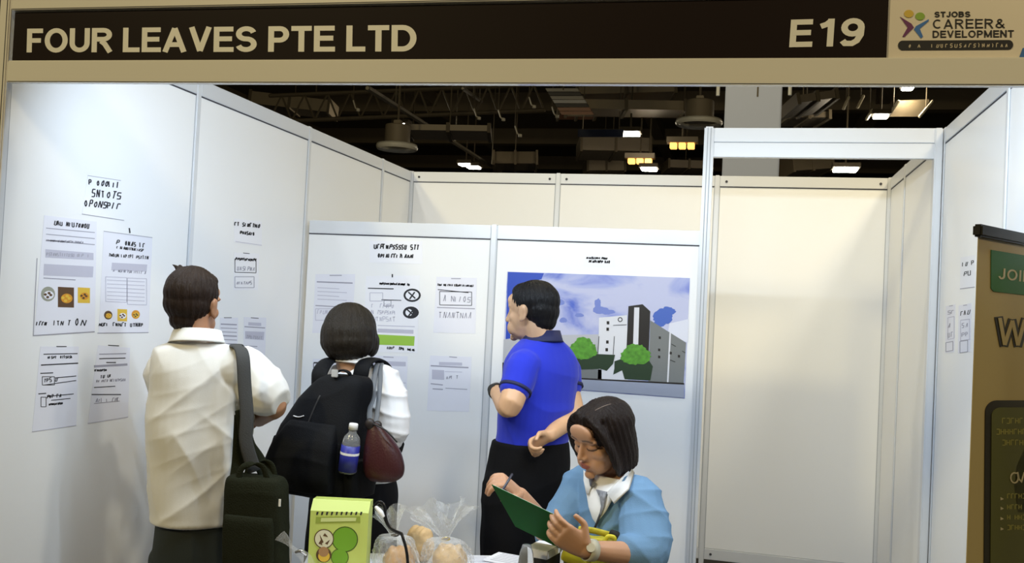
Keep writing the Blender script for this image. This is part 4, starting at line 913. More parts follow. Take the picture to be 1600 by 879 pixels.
# ---- black backpack
BPK = mat('backpack_nylon', (.0025, .003, .0045), .7, spec=.18, bump=.25, bscale=320); bd = 3.27
pack = thing('backpack', P(500, 775, bd), 'large black backpack worn on the back of the woman with the bob', 'backpack')
Z = lambda x, y: P(x, y, bd)
bb = MB(); rings(bb, [(Z(543, 588), r, f, .075, .045), (Z(536, 600), r, f, .105, .065), (Z(518, 640), r, f, .140, .095), (Z(505, 690), r, f, .165, .120), (Z(501, 735), r, f, .172, .125), (Z(502, 760), r, f, .165, .115), (Z(503, 768), r, f, .14, .095)], 3.2, 40, 4)
bpk = fuse(bb, 'main_compartment', BPK, pack, .005, 4, folds([(UP, 16), (r+UP*.4, 20)], .006, 1, .004))
pk = MB(); rings(pk, [(Z(517, 655)-f*.085, r, f, .10, .03), (Z(507, 690)-f*.110, r, f, .13, .045), (Z(501, 730)-f*.115, r, f, .14, .05), (Z(501, 756)-f*.105, r, f, .13, .04)], 3.5, 32, 4); fuse(pk, 'front_pocket', BPK, pack, .005, 3, folds([(UP, 22)], .005, 2))
sp_ = MB(); c = Z(502, 738)+r*.172-f*.01; rings(sp_, [(c+UP*.07, f, r, .075, .022), (c, f, r, .08, .030), (c-UP*.06, f, r, .075, .025)], 3, 24, 3); fuse(sp_, 'side_pocket', BPK, pack, .005, 2)
c = Z(502, 738)-r*.165; sp_ = MB(); rings(sp_, [(c+UP*.12, f, r, .06, .015), (c+UP*.02, f, r, .085, .035), (c-UP*.06, f, r, .08, .03)], 3, 24, 3); fuse(sp_, 'side_pocket', BPK, pack, .005, 2)
for s, top, mid in ((-1, P(517, 566, 3.47), P(500, 580, 3.33)), (1, P(580, 566, 3.45), P(560, 578, 3.32))):
    sp, sr = lay([mid-UP*.07-f*.0, mid, top+UP*.012, top+f*.10-UP*.02, top+f*.17-UP*.14, top+f*.13+r*s*.05-UP*.28, top+f*.02+r*s*.10-UP*.36, mid-UP*.40+r*s*.06+f*.03], [(.034, .009), (.034, .009), (.032, .009), (.030, .008), (.028, .007), (.018, .005), (.016, .004), (.014, .003)], [blouse, wom], .009)
    MB().tube(sp, sr, 12, 1, side=r).build('shoulder_strap', BPK, pack, smooth=True)
MB().tube([P(525, 592, 3.235), P(524, 583, 3.225), P(535, 578, 3.215), P(546, 583, 3.225), P(546, 592, 3.235)], [(.009, .004)], 10, 5, side=f).build('grab_handle', BPK, pack, smooth=True)
MB().box(P(523, 583, 3.21)-[.012, .003, .013], P(523, 583, 3.21)+[.012, .003, .013]).build('label_tab', mat('silver_tab', (.6, .6, .6), .35, metal=.5), pack, bevel=.002)
c = P(468, 651, 3.02); 
lgp = [P(458+3*k, 650+2.2*math.sin(k/6*math.pi)-.3*k, bd) for k in range(7)]
def front_of(px, py): # nearest point of the bag surface along the view
    dg = bpy.context.evaluated_depsgraph_get(); best = None
    for o in (bpk,):
        ok, loc, nn, i = o.ray_cast(Vector(CP), Vector(ray(px, py)).normalized())
        if ok: best = np.array(loc)
    return best
bpy.context.view_layer.update()
lgp = [front_of(459+2.6*k, 649+2.0*math.sin(k/6*math.pi)) for k in range(7)]
if all(q is not None for q in lgp): MB().tube([q-CF*.003 for q in lgp], [.0022], 8, 2).build('logo_swoosh', mat('logo_silver', (.7, .7, .7), .4), pack, smooth=True)
zp = [front_of(x, y) for x, y in ((500, 618), (490, 640), (478, 670), (470, 700), (466, 730))]
if all(q is not None for q in zp): MB().tube([q-CF*.001 for q in zp], [.003], 8, 3).build('zip', mat('zip_black', (.02, .02, .022), .4), pack, smooth=True)
# ---- water bottle in the side pocket
bt = P(546, 711, 3.10); bot = thing('water_bottle', bt-UP*.02, 'clear water bottle with blue label in the backpack side pocket', 'bottle')
CLR = mat('clear_plastic', (.85, .88, .92), .08, trans=.85, ior=1.3)
MB().lathe([(0, -.06), (.028, -.058), (.030, -.05), (.030, .045), (.026, .062), (.013, .078), (.013, .092), (0, .092)], bt, UP+r*.10, 20).build('bottle_body', CLR, bot, smooth=True)
MB().lathe([(.0308, -.052), (.0312, -.052), (.0312, .036), (.0308, .036)], bt, UP+r*.10, 20).build('label_sleeve', mat('bottle_label_blue', (.02, .025, .25), .4), bot, smooth=True)
MB().lathe([(0, .108), (.014, .108), (.0155, .105), (.0155, .088), (.014, .088)], bt, UP+r*.10, 18).build('cap', mat('white_cap', (.8, .8, .82), .4), bot, smooth=True)
MB().lathe([(.0315, .004), (.0318, .004), (.0318, .012), (.0315, .012)], bt, UP+r*.10, 20).build('label_band', mat('white_cap', (.8, .8, .82), .4), bot)
# ---- maroon handbag
hbd = 3.14; hb = thing('handbag', P(600, 752, hbd), 'maroon leather handbag hanging beside the backpack on a grey strap', 'handbag')
MAR = mat('maroon_leather', (.045, .012, .013), .38, spec=.35, bump=.12, bscale=160, vary=.2, vscale=9)
hr, hf = heading(10); bb = MB()
rings(bb, [(P(584, 660, hbd), hr, hf, .018, .014), (P(590, 676, hbd), hr, hf, .036, .028), (P(597, 700, hbd), hr, hf, .060, .042), (P(600, 725, hbd), hr, hf, .071, .050), (P(600, 742, hbd), hr, hf, .064, .048), (P(599, 750, hbd), hr, hf, .045, .036)], 2.3, 32, 4)
fuse(bb, 'bag_body', MAR, hb, .004, 3, folds([(hr, 40)], .003, 2, .002))
GST = mat('grey_strap', (.10, .11, .125), .5)
sp, sr = lay([P(580, 668, hbd), P(577, 640, 3.22), P(584, 600, 3.31), P(588, 573, 3.40), P(592, 568, 3.47), P(600, 580, 3.53)], [(.010, .0035)], [blouse, bpk], .004)
MB().tube(sp, sr, 10, 1, side=r).build('strap', GST, hb, smooth=True)
sp, sr = lay([P(586, 668, hbd-.01), P(590, 640, 3.22), P(594, 600, 3.31), P(594, 574, 3.41), P(596, 568, 3.46)], [(.009, .003)], [blouse, bpk], .004)
MB().tube(sp, sr, 10, 1, side=r).build('strap', GST, hb, smooth=True)
MB().tube([P(584, 662, hbd-.02), P(603, 672, hbd-.045), P(620, 690, hbd-.045)], [.003], 8, 4).build('zip', mat('zip_black', (.02, .02, .022), .4), hb, smooth=True)
mb = MB(); mb.ell(P(578, 662, hbd-.01), (.018, .014, .020), None, 14, 10); mb.ell(P(590, 664, hbd), (.016, .013, .016), None, 14, 10); fuse(mb, 'tassel_knot', mat('dark_leather', (.015, .010, .010), .5), hb, .003, 2)

# ---------------------------------------------------------------- man in the blue polo shirt
r, f = heading(62); d0 = 3.60; hc = P(829, 487, d0); R = headR(76, 4, 0)
body = MB(); head_shells(body, hc, R, 1.0, feat=.88)
nb_ = P(846, 535, d0)
body.tube([hc+R@np.array([0, -.020, -.03]), hc+R@np.array([0, -.035, -.085]), nb_-UP*.03], [.056, .054, .064], 16, 4)
tor = [(P(847, 530, d0), .080, .070), (P(847, 546, d0), .140, .088), (P(846, 575, d0), .168, .110), (P(840, 630, d0), .165, .120), (P(833, 680, d0), .152, .118), (P(828, 700, d0), .150, .118)]
rings(body, [(c, r, f, a*.86, b*.86) for c, a, b in tor])
sh = P(880, 572, d0+.10); el = P(896, 648, d0+.02); wr = P(858, 680, d0-.16)
body.tube([sh, (sh+el)/2, el, (el+wr)/2, wr], [.050, .046, .041, .036, .027], 14, 4)
hand_shells(body, wr, P(826, 697, d0-.19)-wr, -CF*.2-UP*.25+r*.1-f*.3, 1, (1.15, 1.25, .8), .7, 1.0)
shl = P(818, 572, d0-.12); ell_ = P(796, 634, d0-.20); wrl = P(775, 610, d0+.06)
body.tube([shl, (shl+ell_)/2, ell_, ell_*.55+wrl*.45, wrl], [.052, .050, .045, .040, .028], 14, 4)
hand_shells(body, wrl, CF*.9+CR*.45+UP*.05, -UP+CR*.3, -1, (.5, .6, .5))
tro = MB(); hipc = P(822, 760, d0); rings(tro, [(P(829, 688, d0), r, f, .158, .124), (P(827, 720, d0), r, f, .170, .135), (hipc, r, f, .172, .140), (hipc-UP*.08, r, f, .165, .13)])
ftc = np.array([hipc[0], hipc[1], 0]); feet = []
for s in (-1, 1):
    ft = ftc+r*s*.10+f*.01*s; straight_leg(body, tro, hipc+r*s*.085, ft, f, 1.05); feet.append(ft)
man2 = fuse(body, 'person', SKINM, None, .0048, 9); tag(man2, 'person in bright blue polo shirt and black trousers, one hand behind the back', 'person'); paint(man2, (.56, .33, .185), hc, R)
BLU = mat('blue_polo', (.016, .030, .46), .8, spec=.2, bump=.2, bscale=600, sheen=.15); NAVY = mat('navy_trim', (.010, .013, .06), .7)
sb = MB(); rings(sb, [(c, r, f, a, b) for c, a, b in tor])
sb.tube([sh-r*.06, sh, sh*.55+el*.45], [.062, .062, .058], 16, 4); sb.tube([shl+r*.05, shl, shl*.62+ell_*.38, shl*.42+ell_*.58], [.060, .064, .062, .060], 16, 4)
fuse(sb, 'polo_shirt', BLU, man2, .0055, 4, folds([(UP*.8+r*.5, 26), (UP*.8-f*.6, 22)], .006, 2.2, .003))
collar(man2, P(848, 529, d0)+f*.004, r, f, NAVY, .065, .063, .034, .024, 150, .018)
for s0, e0, t, rad in ((shl, ell_, .59, .060), (sh, el, .45, .060)):
    c = s0+(e0-s0)*t; ax = (e0-s0)/np.linalg.norm(e0-s0); MB().lathe([(rad-.004, -.006), (rad+.003, -.006), (rad+.003, .006), (rad-.004, .006)], c, ax, 28).build('sleeve_trim', NAVY, man2, smooth=True)
fuse(tro, 'trousers', BLACKT, man2, .007, 4, folds([(UP, 16), (r, 20)], .005, 1.0))
for ft in feet: shoe(man2, ft, f, SHOEB)
hm = MB(); HE = lambda p, q: hm.ell(hc+R@np.array(p), np.array(q), R, 24, 16)
HE((0, -.022, .042), (.080, .099, .082)); HE((0, -.046, .004), (.076, .070, .066)); HE((0, -.058, -.036), (.058, .046, .044)); HE((0, .010, .080), (.062, .062, .036))
fuse(hm, 'hair', hairmat('hair_black', (.008, .007, .007)), man2, .004, 8, hair_disp(hc, R, 80, .0009, 3))
wt = thing('wrist_watch', wrl, 'black wrist watch on the bent arm of the person in blue', 'watch'); ax = (wrl-ell_)/np.linalg.norm(wrl-ell_)
MB().lathe([(.030, -.011), (.034, -.011), (.034, .011), (.030, .011)], wrl-ax*.015, ax, 24).build('strap', SHOEB, wt, smooth=True)
MB().lathe([(0, .036), (.018, .036), (.018, .028), (0, .028)], wrl-ax*.015, -r+UP*.4, 20).build('dial', SHOEB, wt)

# ---------------------------------------------------------------- seated woman writing
r, f = heading(128); d0 = 2.92; hc = P(941, 682, 2.88); R = headR(140, 20, -5)
body = MB(); head_shells(body, hc, R, .98, ears=False)
nb_ = P(962, 738, d0); hip = nb_-UP*.60-f*.10
body.tube([hc+R@np.array([0, -.025, -.03]), hc+R@np.array([0, -.030, -.085]), nb_-UP*.03], [.049, .047, .056], 16, 4)
bk = lambda t: nb_+(hip-nb_)*t+f*.02*math.sin(math.pi*t)
tor = [(bk(0), .065, .058), (bk(.035), .125, .075), (bk(.11), .160, .098), (bk(.35), .160, .118), (bk(.62), .145, .112), (bk(1.0), .170, .140)]
rings(body, [(c, r, f, a*.85, b*.85) for c, a, b in tor])
sh = nb_+r*.148-UP*.055+f*.01; el = P(862, 838, 2.90); wr = P(812, 772, 2.78)       # writing arm (her right)
body.tube([sh, (sh+el)/2, el, (el+wr)/2, wr], [.042, .040, .035, .031, .023], 14, 4)
hand_shells(body, wr, P(785, 748, 2.74)-wr, P(780, 790, 2.78)-wr+CF*.0, 1, (.7, .9, .6), .6, .95)
shl = nb_-r*.145-UP*.050; ell_ = P(1010, 868, 2.66); wrl = P(916, 858, 2.545)
body.tube([shl, (shl+ell_)/2, ell_, (ell_*.6+wrl*.4), wrl], [.043, .041, .037, .034, .024], 14, 4)
hand_shells(body, wrl, P(872, 830, 2.53)-wrl, CF*.8+UP*.25+CR*-.1, -1, (.40, .65, .5), .15, .97, .02)
lap = []
tro = MB(); rings(tro, [(hip+UP*.03, r, f, .165, .135), (hip-UP*.03, r, f, .18, .15), (hip-UP*.07, r, f, .15, .13)])
for s in (-1, 1):
    h0 = hip+r*s*.085-UP*.02; kn = h0+f*.40+r*s*.02; ft = np.array([kn[0], kn[1], 0])-f*.02
    body.tube([h0, kn, kn-UP*.2, ft+UP*.08], [.07, .05, .046, .036], 12, 4); tro.tube([h0, (h0+kn)/2, kn+f*.01, kn-UP*.2, ft+UP*.07], [.095, .088, .072, .062, .056], 16, 4); lap.append(ft)
seatw = fuse(body, 'person', SKINM, None, .0036, 3); tag(seatw, 'person seated in a light blue top writing in a green folder at the table', 'person'); paint(seatw, (.50, .275, .165), hc, R, .98, True)
LBL = mat('light_blue_knit', (.14, .26, .43), .85, spec=.2, bump=.2, bscale=420)
sb = MB(); rings(sb, [(c, r, f, a*1.02, b*1.02) for c, a, b in tor[1:]])
sb.tube([sh-r*.06, sh, (sh+el)/2, el+(sh-el)*.05, el+(wr-el)*.16], [.058, .066, .064, .060, .050], 16, 4)
sb.tube([shl+r*.06, shl, (shl+ell_)/2, ell_+UP*.01, ell_+(wrl-ell_)*.24], [.058, .064, .068, .066, .054], 16, 4)
swt = fuse(sb, 'sweater', LBL, seatw, .005, 4, folds([(UP*.9+r*.3, 40, .8), (UP*.6-f*.7, 31, 1.0)], .010, 3.1, .007))
# blouse front, collar and lanyard sit on the sweater surface
gm = MB(); rings(gm, [(c, r, f, a*1.03+.003, b*1.03+.004) for c, a, b in tor]); gm.tube([hc+R@np.array([0, -.030, -.085]), nb_-UP*.03], [.050, .060], 20, 3)
guide = fuse(gm, 'guide', None, None, .006, 8)
bpy.context.view_layer.update()
def on_sw(px, py, out=.002):
    D = Vector(ray(px, py)).normalized(); hits = [np.array(loc) for ok, loc, nn, i in (o.ray_cast(Vector(CP), D) for o in (swt, guide)) if ok]
    if hits: return min(hits, key=lambda q: np.linalg.norm(q-CP))-CF*out
    return P(px, py, 2.8)
def patch(name, px, out, m, th=.004, n=7, par=seatw):
    """quad strip laid over the chest; px = (left edge pts, right edge pts)"""
    Lp, Rp = px; v = []; f_ = []; k = len(Lp)
    for o_ in (out, out-th):
        for a, b in zip(Lp, Rp):
            for j in range(n): t = j/(n-1); v.append(on_sw(a[0]+(b[0]-a[0])*t, a[1]+(b[1]-a[1])*t, o_))
    K = k*n
    for i in range(k-1):
        for j in range(n-1):
            a = i*n+j; f_ += [(a, a+1, a+n+1, a+n), (K+a, K+a+n, K+a+n+1, K+a+1)]
    for i in range(k-1):
        for a in (i*n, i*n+n-1): f_.append((a, a+n, K+a+n, K+a))
    for j in range(n-1):
        for a in (j, (k-1)*n+j): f_.append((a, K+a, K+a+1, a+1))
    return MB().add(v, f_).build(name, m, par, smooth=True)
BLS = mat('white_cotton', (.74, .75, .77), .8, bump=.1, bscale=500)
patch('blouse_front', ([(916, 738), (915, 765), (919, 790), (925, 808)], [(970, 748), (958, 775), (946, 797), (931, 816)]), .013, BLS, .003)
patch('collar', ([(911, 732), (911, 748), (915, 768)], [(924, 742), (926, 752), (919, 770)]), .022, BLS, .006, 5)
patch('collar', ([(984, 728), (966, 746), (947, 766)], [(992, 738), (981, 760), (958, 783)]), .032, BLS, .006, 6)
GRL = mat('patterned_scarf', (.20, .21, .24), .7, vary=.8, vscale=90)
patch('lanyard', ([(918, 742), (921, 756), (925, 748)], [(927, 744), (927, 758), (931, 752)]), .026, GRL, .004, 4)
patch('lanyard', ([(930, 762), (936, 775), (938, 788), (936, 800)], [(948, 766), (945, 777), (943, 790), (938, 803)]), .020, GRL, .004, 4)
patch('lanyard', ([(937, 796), (931, 812), (926, 824)], [(940, 797), (934, 813), (929, 825)]), .018, mat('lanyard_cord', (.02, .02, .025), .6), .003, 3)
bpy.data.objects.remove(guide)
fuse(tro, 'trousers', BLACKT, seatw, .008, 4)
for ft in lap: shoe(seatw, ft, f, SHOEB)
# hair: cap and long sides with a side parting
hm = MB(); HE = lambda p, q: hm.ell(hc+R@np.array(p), np.array(q), R, 26, 18)
HE((0, -.020, .034), (.084, .101, .085)); HE((0, .016, .078), (.064, .064, .036))
def curtain(phis, z0, z1, rx, ry, th, flare=.0):
    v = []; f_ = []; nz = 10; n = len(phis)
    for lay in (0, 1):
        for i in range(nz):
            t = i/(nz-1); z = z0+(z1-z0)*t; fl_ = 1+flare*math.sin(t*2.2)-.10*t*t
            for ph in phis:
                e = th*lay; v.append(hc+R@np.array([(rx*fl_-e)*math.sin(ph), -.018+(ry*fl_-e)*math.cos(ph), z]))
    K = nz*n
    for i in range(nz-1):
        for j in range(n-1):
            a = i*n+j; f_ += [(a, a+1, a+n+1, a+n), (K+a, K+a+n, K+a+n+1, K+a+1)]
        for a in (i*n, i*n+n-1): f_.append((a, a+n, K+a+n, K+a))
    for j in range(n-1):
        for a in (j, (nz-1)*n+j): f_.append((a, K+a, K+a+1, a+1))
    hm.add(v, f_)
curtain(np.linspace(math.radians(62), math.radians(298), 40), .035, -.110, .083, .095, .026, .05)
for s, b in ((-1, 0), (1, -.003)): hm.tube([hc+R@np.array(q) for q in ((s*.020, .062+b, .096), (s*.058, .056+b, .062), (s*.077, .044+b, .010), (s*.079, .030+b, -.050), (s*.073, .018+b, -.094))], [(.012, .016), (.014, .022), (.013, .026), (.013, .028), (.010, .020)], 14, 5)
fuse(hm, 'hair', hairmat('hair_dark', (.012, .007, .006)), seatw, .0038, 9, hair_disp(hc, R, 75, .0010, 5))
bpy.context.view_layer.update(); hob = [o for o in seatw.children if o.name.startswith('hair')][0]; pl_ = []
for k in range(7):
    ok, loc, nn, i = hob.ray_cast(Vector(CP), Vector(ray(930+4*k, 641-2.4*k+.12*k*k)).normalized())
    if ok: pl_.append(np.array(loc))
MB().tube(pl_, [.0016], 6, 3).build('hair_parting', mat('scalp', (.16, .12, .10), .6), seatw, smooth=True)
wb = thing('wrist_band', wrl, 'pale wrist band on the forearm of the seated person', 'wristband'); ax = (wrl-ell_)/np.linalg.norm(wrl-ell_)
MB().lathe([(.0275, -.014), (.0305, -.014), (.0305, .014), (.0275, .014)], wrl-ax*.012, ax, 28).build('band', mat('pale_band', (.50, .47, .36), .5), wb, smooth=True)
MB().lathe([(0, .033), (.012, .033), (.012, .027), (0, .027)], wrl-ax*.012, -CF+UP*.5, 16).build('face', mat('pale_band', (.50, .47, .36), .5), wb)
st = thing('stool', np.array([hip[0], hip[1], 0]), 'dark stool under the seated person', 'stool'); sz = hip[2]-.108
MB().lathe([(0, 0), (.17, 0), (.18, .015), (.18, .035), (.16, .05), (0, .05)], (hip[0], hip[1], sz-.05), n=28).build('seat', SHOEB, st, smooth=True)
for k in range(4):
    a = k*math.pi/2+.6; MB().tube([(hip[0]+.11*math.cos(a), hip[1]+.11*math.sin(a), sz-.04), (hip[0]+.19*math.cos(a), hip[1]+.19*math.sin(a), .010)], [.012], 10, 1).build('leg', FRAME, st, smooth=True)
# green folder
c1, c2, c4 = P(768, 757, 2.64), P(868, 805, 2.56), P(805, 822, 2.75)
nn = np.cross(c2-c1, c4-c1); nn /= np.linalg.norm(nn); nn = nn if nn@CF > 0 else -nn
fo = thing('folder', (c1+c2+c4)/3, 'green folder held open by the seated person', 'folder')
FGR = mat('folder_green', (.004, .105, .016), .6, spec=.08)
MB().prism([c1, c2, c2+c4-c1, c4], nn*.002).build('cover', FGR, fo)
q = [c1+(c4-c1)*.05+(c2-c1)*-.012, c1+(c2-c1)*.95+(c4-c1)*.05, c2+c4-c1-(c2-c1)*.05-(c4-c1)*.03, c4-(c4-c1)*.02+(c2-c1)*-.008]
MB().prism([x+nn*.004 for x in q], nn*.003).build('sheets', PAPERW, fo)
pen = thing('pen', P(790, 752, 2.715), 'slim pen in the writing hand of the seated person', 'pen')
MB().tube([P(800, 741, 2.74), P(786, 764, 2.70)], [.0038], 10, 1).build('barrel', mat('pen_dark', (.03, .03, .05), .3), pen, smooth=True)
MB().tube([P(786, 764, 2.70), P(783, 768, 2.693)], [.0022, .0008], 8, 1).build('tip', FRAME, pen, smooth=True)

# ================================================================== TABLE and what lies on it
tz = .75; tb0 = on(780, 868, 2, tz); tl0 = on(500, 862, 2, tz)
tr_, tf_ = heading(19); TC = np.array([1.06, .78, 0])-tf_*.29           # table stands at a slant
def tp_(u, v, z): return TC+tr_*u+tf_*v+UP*z
def tbox(u0, u1, v0, v1, z0, z1): return MB().hexa([tp_(a, b, z) for z in (z0, z1) for a, b in ((u0, v0), (u1, v0), (u1, v1), (u0, v1))])
table = thing('table', TC, 'white folding table carrying the wrapped bread and the green box', 'table')
tbox(-.33, .41, -.50, .30, tz-.03, tz).build('table_top', mat('table_white', (.70, .71, .73), .4), table, bevel=.005)
tbox(-.29, .37, -.46, .26, tz-.09, tz-.03).build('apron', FRAME, table)
for u in (-.28, .36):
    for v_ in (-.45, .25): MB().tube([tp_(u, v_, 0), tp_(u, v_, tz-.03)], [.016], 12, 1).build('leg', FRAME, table, smooth=True)
# green paper box with slanted top
gr, gf = heading(14); bd = 2.98; B0 = P(530, 880, bd); B0 = np.array([B0[0], B0[1], tz+.001]); gh = .213; gw, gd = .092, .045
def gp(u, v, w): return B0+gr*u+gf*v+UP*w
YG, YGD, GD = mat('box_lime', (.52, .62, .15), .45), mat('box_lime_band', (.30, .38, .06), .5), mat('box_green_disc', (.16, .36, .02), .5)
box = thing('display_box', B0, 'lime green cardboard box with round food pictures on the table', 'box')
prof = [(-gd, 0), (gd, 0), (gd, gh+.026), (-gd+.035, gh+.030), (-gd, gh)]
body_ = MB().prism([gp(-gw, a, b) for a, b in prof], gr*2*gw).build('carton', YG, box)
def gq(pts, o, m, name, par=body_, th=.0006):
    return MB().prism([gp(u*gw, -gd-o, w) for u, w in pts], -gf*th).build(name, m, par)
def gpx(x, y):      # picture point on the front face
    d = ray(x, y); t = ((B0-gf*gd)-CP)@gf/(d@gf); q = CP+d*t-B0; return (q@gr/gw, q@UP)
gq([gpx(*q) for q in ((494, 807), (563, 806), (563, 816), (493, 817))], .0003, YGD, 'band'); gq([gpx(*q) for q in ((502, 808.5), (557, 808), (556, 813.5), (501, 814.5))], .0010, mat('box_pale', (.60, .68, .28), .5), 'band_window')
mb = MB()
for k in range(10):
    x = 494+k*7.6; q = [gpx(x, 804), gpx(x+1, 799), gpx(x+4, 799), gpx(x+2.4, 804)]
    mb.prism([gp(u*gw, -gd-.0003, w) for u, w in q], -gf*.0005)
tag(mb.build('printed_lettering', INK, body_), kind='stuff')
def disc(c, rx, m, name, o):
    pts = [gpx(c[0]+rx*math.cos(t), c[1]+rx*.98*math.sin(t)) for t in np.linspace(0, 2*math.pi, 25)[:-1]]; return gq(pts, o, m, name)
disc((539, 842), 20.5, mat('box_dark_ring', (.05, .09, .01), .5), 'disc_ring', .0003); disc((539, 842), 19, GD, 'green_disc', .0011)
disc((531, 870), 14, mat('box_dark_ring', (.05, .09, .01), .5), 'disc_ring', .0006); disc((531, 870), 12.8, GD, 'green_disc', .0014)
dd_ = disc((506.5, 841), 15.5, BR, 'dish_ring', .0018); disc((506.5, 841), 14, mat('box_cream', (.66, .64, .48), .5), 'dish_picture', .0026)
for a, b, c_ in (((500, 834), (506, 846), (503, 848)), ((508, 832), (513, 838), (505, 836)), ((508, 848), (516, 842), (512, 850)), ((498, 848), (502, 842), (504, 851))):
    gq([gpx(*a), gpx(*b), gpx(*c_)], .0034, BR, 'filling')
disc((506, 866), 12, BR, 'dish_ring', .0018); disc((506.5, 868), 9, YE, 'dish_picture', .0026); disc((506, 861), 8, mat('print_tan', (.36, .20, .09), .5), 'dish_picture', .0030)

# breads and clear bags
def filmmat():
    m = bpy.data.materials.new('clear_film'); m.use_nodes = True; nt = m.node_tree; b = nt.nodes['Principled BSDF']; out = nt.nodes['Material Output']
    b.inputs['Base Color'].default_value = (.88, .90, .92, 1); b.inputs['Roughness'].default_value = .12; b.inputs['Specular IOR Level'].default_value = .9
    tr = nt.nodes.new('ShaderNodeBsdfTransparent'); mx = nt.nodes.new('ShaderNodeMixShader'); lw = nt.nodes.new('ShaderNodeLayerWeight'); lw.inputs[0].default_value = .22
    mp = nt.nodes.new('ShaderNodeMapRange'); mp.inputs[3].default_value = .12; mp.inputs[4].default_value = .80
    n = nt.nodes.new('ShaderNodeTexNoise'); n.inputs['Scale'].default_value = 45; n.inputs['Detail'].default_value = 2; bp_ = nt.nodes.new('ShaderNodeBump'); bp_.inputs['Strength'].default_value = .7; bp_.inputs['Distance'].default_value = .01
    tc = nt.nodes.new('ShaderNodeTexCoord'); nt.links.new(tc.outputs['Object'], n.inputs[0]); nt.links.new(n.outputs[0], bp_.inputs['Height']); nt.links.new(bp_.outputs[0], b.inputs['Normal']); nt.links.new(bp_.outputs[0], lw.inputs['Normal'])
    nt.links.new(lw.outputs['Facing'], mp.inputs[0]); nt.links.new(mp.outputs[0], mx.inputs[0]); nt.links.new(tr.outputs[0], mx.inputs[1]); nt.links.new(b.outputs[0], mx.inputs[2]); nt.links.new(mx.outputs[0], out.inputs[0]); return m
FILM = filmmat()
CRUST = [mat('bread_crust_a', (.46, .26, .10), .55, vary=.5, vscale=18, bump=.3, bscale=60), mat('bread_crust_b', (.60, .42, .22), .6, vary=.35, vscale=22, bump=.3, bscale=60)]
def bread(px, py, d, rx, ry, rz, ang, label, k):
    c = P(px, py, d); c = np.array([c[0], c[1], tz+rz*.86]); a = math.radians(ang); R_ = np.array([[math.cos(a), -math.sin(a), 0], [math.sin(a), math.cos(a), 0], [0, 0, 1]])
    mb = MB(); mb.ell(c, (rx, ry, rz), R_, 24, 16)
    for t in (-.45, 0, .45): mb.ell(c+R_@np.array([rx*t, 0, rz*.35]), (rx*.30, ry*.75, rz*.75), R_, 16, 12)
    o = fuse(mb, 'bread_loaf', CRUST[k], None, .004, 4, lambda co, no: co+no*(.003*wob(co, 45, k+px))[:, None])
    co = coords(o.data); co[:, 2] = np.maximum(co[:, 2], tz+.002); o.data.vertices.foreach_set('co', co.ravel()); o.data.update(); return tag(o, label, 'bread')
bread(624, 872, 3.01, .054, .044, .050, 20, 'golden bread loaf in the clear bag next to the green box', 0)
bread(655, 868, 3.20, .060, .045, .060, -30, 'pale bread loaf between the two others in the clear bags', 1)
bread(703, 868, 3.06, .060, .050, .052, 10, 'tan bread loaf under the tall ruffled clear bag', 1)
bread(680, 888, 2.84, .052, .04, .045, 60, 'small bread roll lying before the other breads', 0)
def clear_bag(cx, cy, d, rx, ry, rz, neck, tip, fan, label, seed, tie=None):
    c = P(cx, cy, d); c = np.array([c[0], c[1], tz+.003]); rg = np.random.default_rng(seed)
    o = thing('clear_bag', c, label, 'bag', 'clear wrapped bread bags'); nu, nv = 44, 16; v = []; f_ = []
    nk = neck-c
    for i in range(nv):
        t = i/(nv-1)
        for k in range(nu):
            a = 2*math.pi*k/nu; w_ = math.cos(t*math.pi/2)**.42; cr = 1+.07*math.sin(a*5+seed+4*t)+.05*math.sin(a*11+9*t)+.03*rg.standard_normal()
            v.append(c+nk*(math.sin(t*math.pi/2)**1.05)+np.array([rx*w_*cr*math.cos(a)+.012*math.cos(a), ry*w_*cr*math.sin(a)+.012*math.sin(a), 0]))
    for i in range(nv-1):
        for k in range(nu): f_.append((i*nu+k, i*nu+(k+1) % nu, (i+1)*nu+(k+1) % nu, (i+1)*nu+k))
    MB().add(v, f_).build('bag_film', FILM, o)
    ax = tip-neck; L = np.linalg.norm(ax); ax /= L; h = np.cross(ax, CF); h /= np.linalg.norm(h); g = np.cross(ax, h); v = []; f_ = []; nv = 12; nu = 60
    for i in range(nv):
        t = i/(nv-1)
        for k in range(nu):
            a = 2*math.pi*k/nu; pl = math.sin(a*9+seed)*.28*t+.14*math.sin(a*17+5*t+seed)*t
            rr = .012+fan*t**1.1*(1+pl)*(1+.04*rg.standard_normal()); zz = L*(t-.25*t*t*abs(math.sin(a*2.5+seed))+.05*t*math.sin(a*9+seed*2))
            v.append(neck+ax*zz+(h*math.cos(a)+g*math.sin(a)*.6)*rr)
    for i in range(nv-1):
        for k in range(nu): f_.append((i*nu+k, i*nu+(k+1) % nu, (i+1)*nu+(k+1) % nu, (i+1)*nu+k))
    MB().add(v, f_).build('ruffle', FILM, o)
    if tie: MB().tube([neck+(h*math.cos(t)+g*math.sin(t))*.014 for t in np.linspace(0, 2*math.pi, 14)], [.0022], 6, 1).build('twist_tie', tie, o)
    return o
clear_bag(703, 876, 3.06, .074, .068, .1, P(696, 842, 3.05), P(688, 784, 3.03), .085, 'clear film bag with a tall ruffled top over the tan bread', 3, mat('gold_tie', (.5, .38, .12), .3, metal=.8))
clear_bag(624, 878, 3.01, .066, .060, .1, P(616, 836, 3.01), P(606, 788, 3.0), .036, 'clear film bag with narrow top beside the green box', 8, mat('black_tie', (.01, .01, .01), .5))
tg = thing('serving_tongs', P(605, 810, 2.97), 'dark handled serving tongs stuck between the box and the bags', 'tongs')
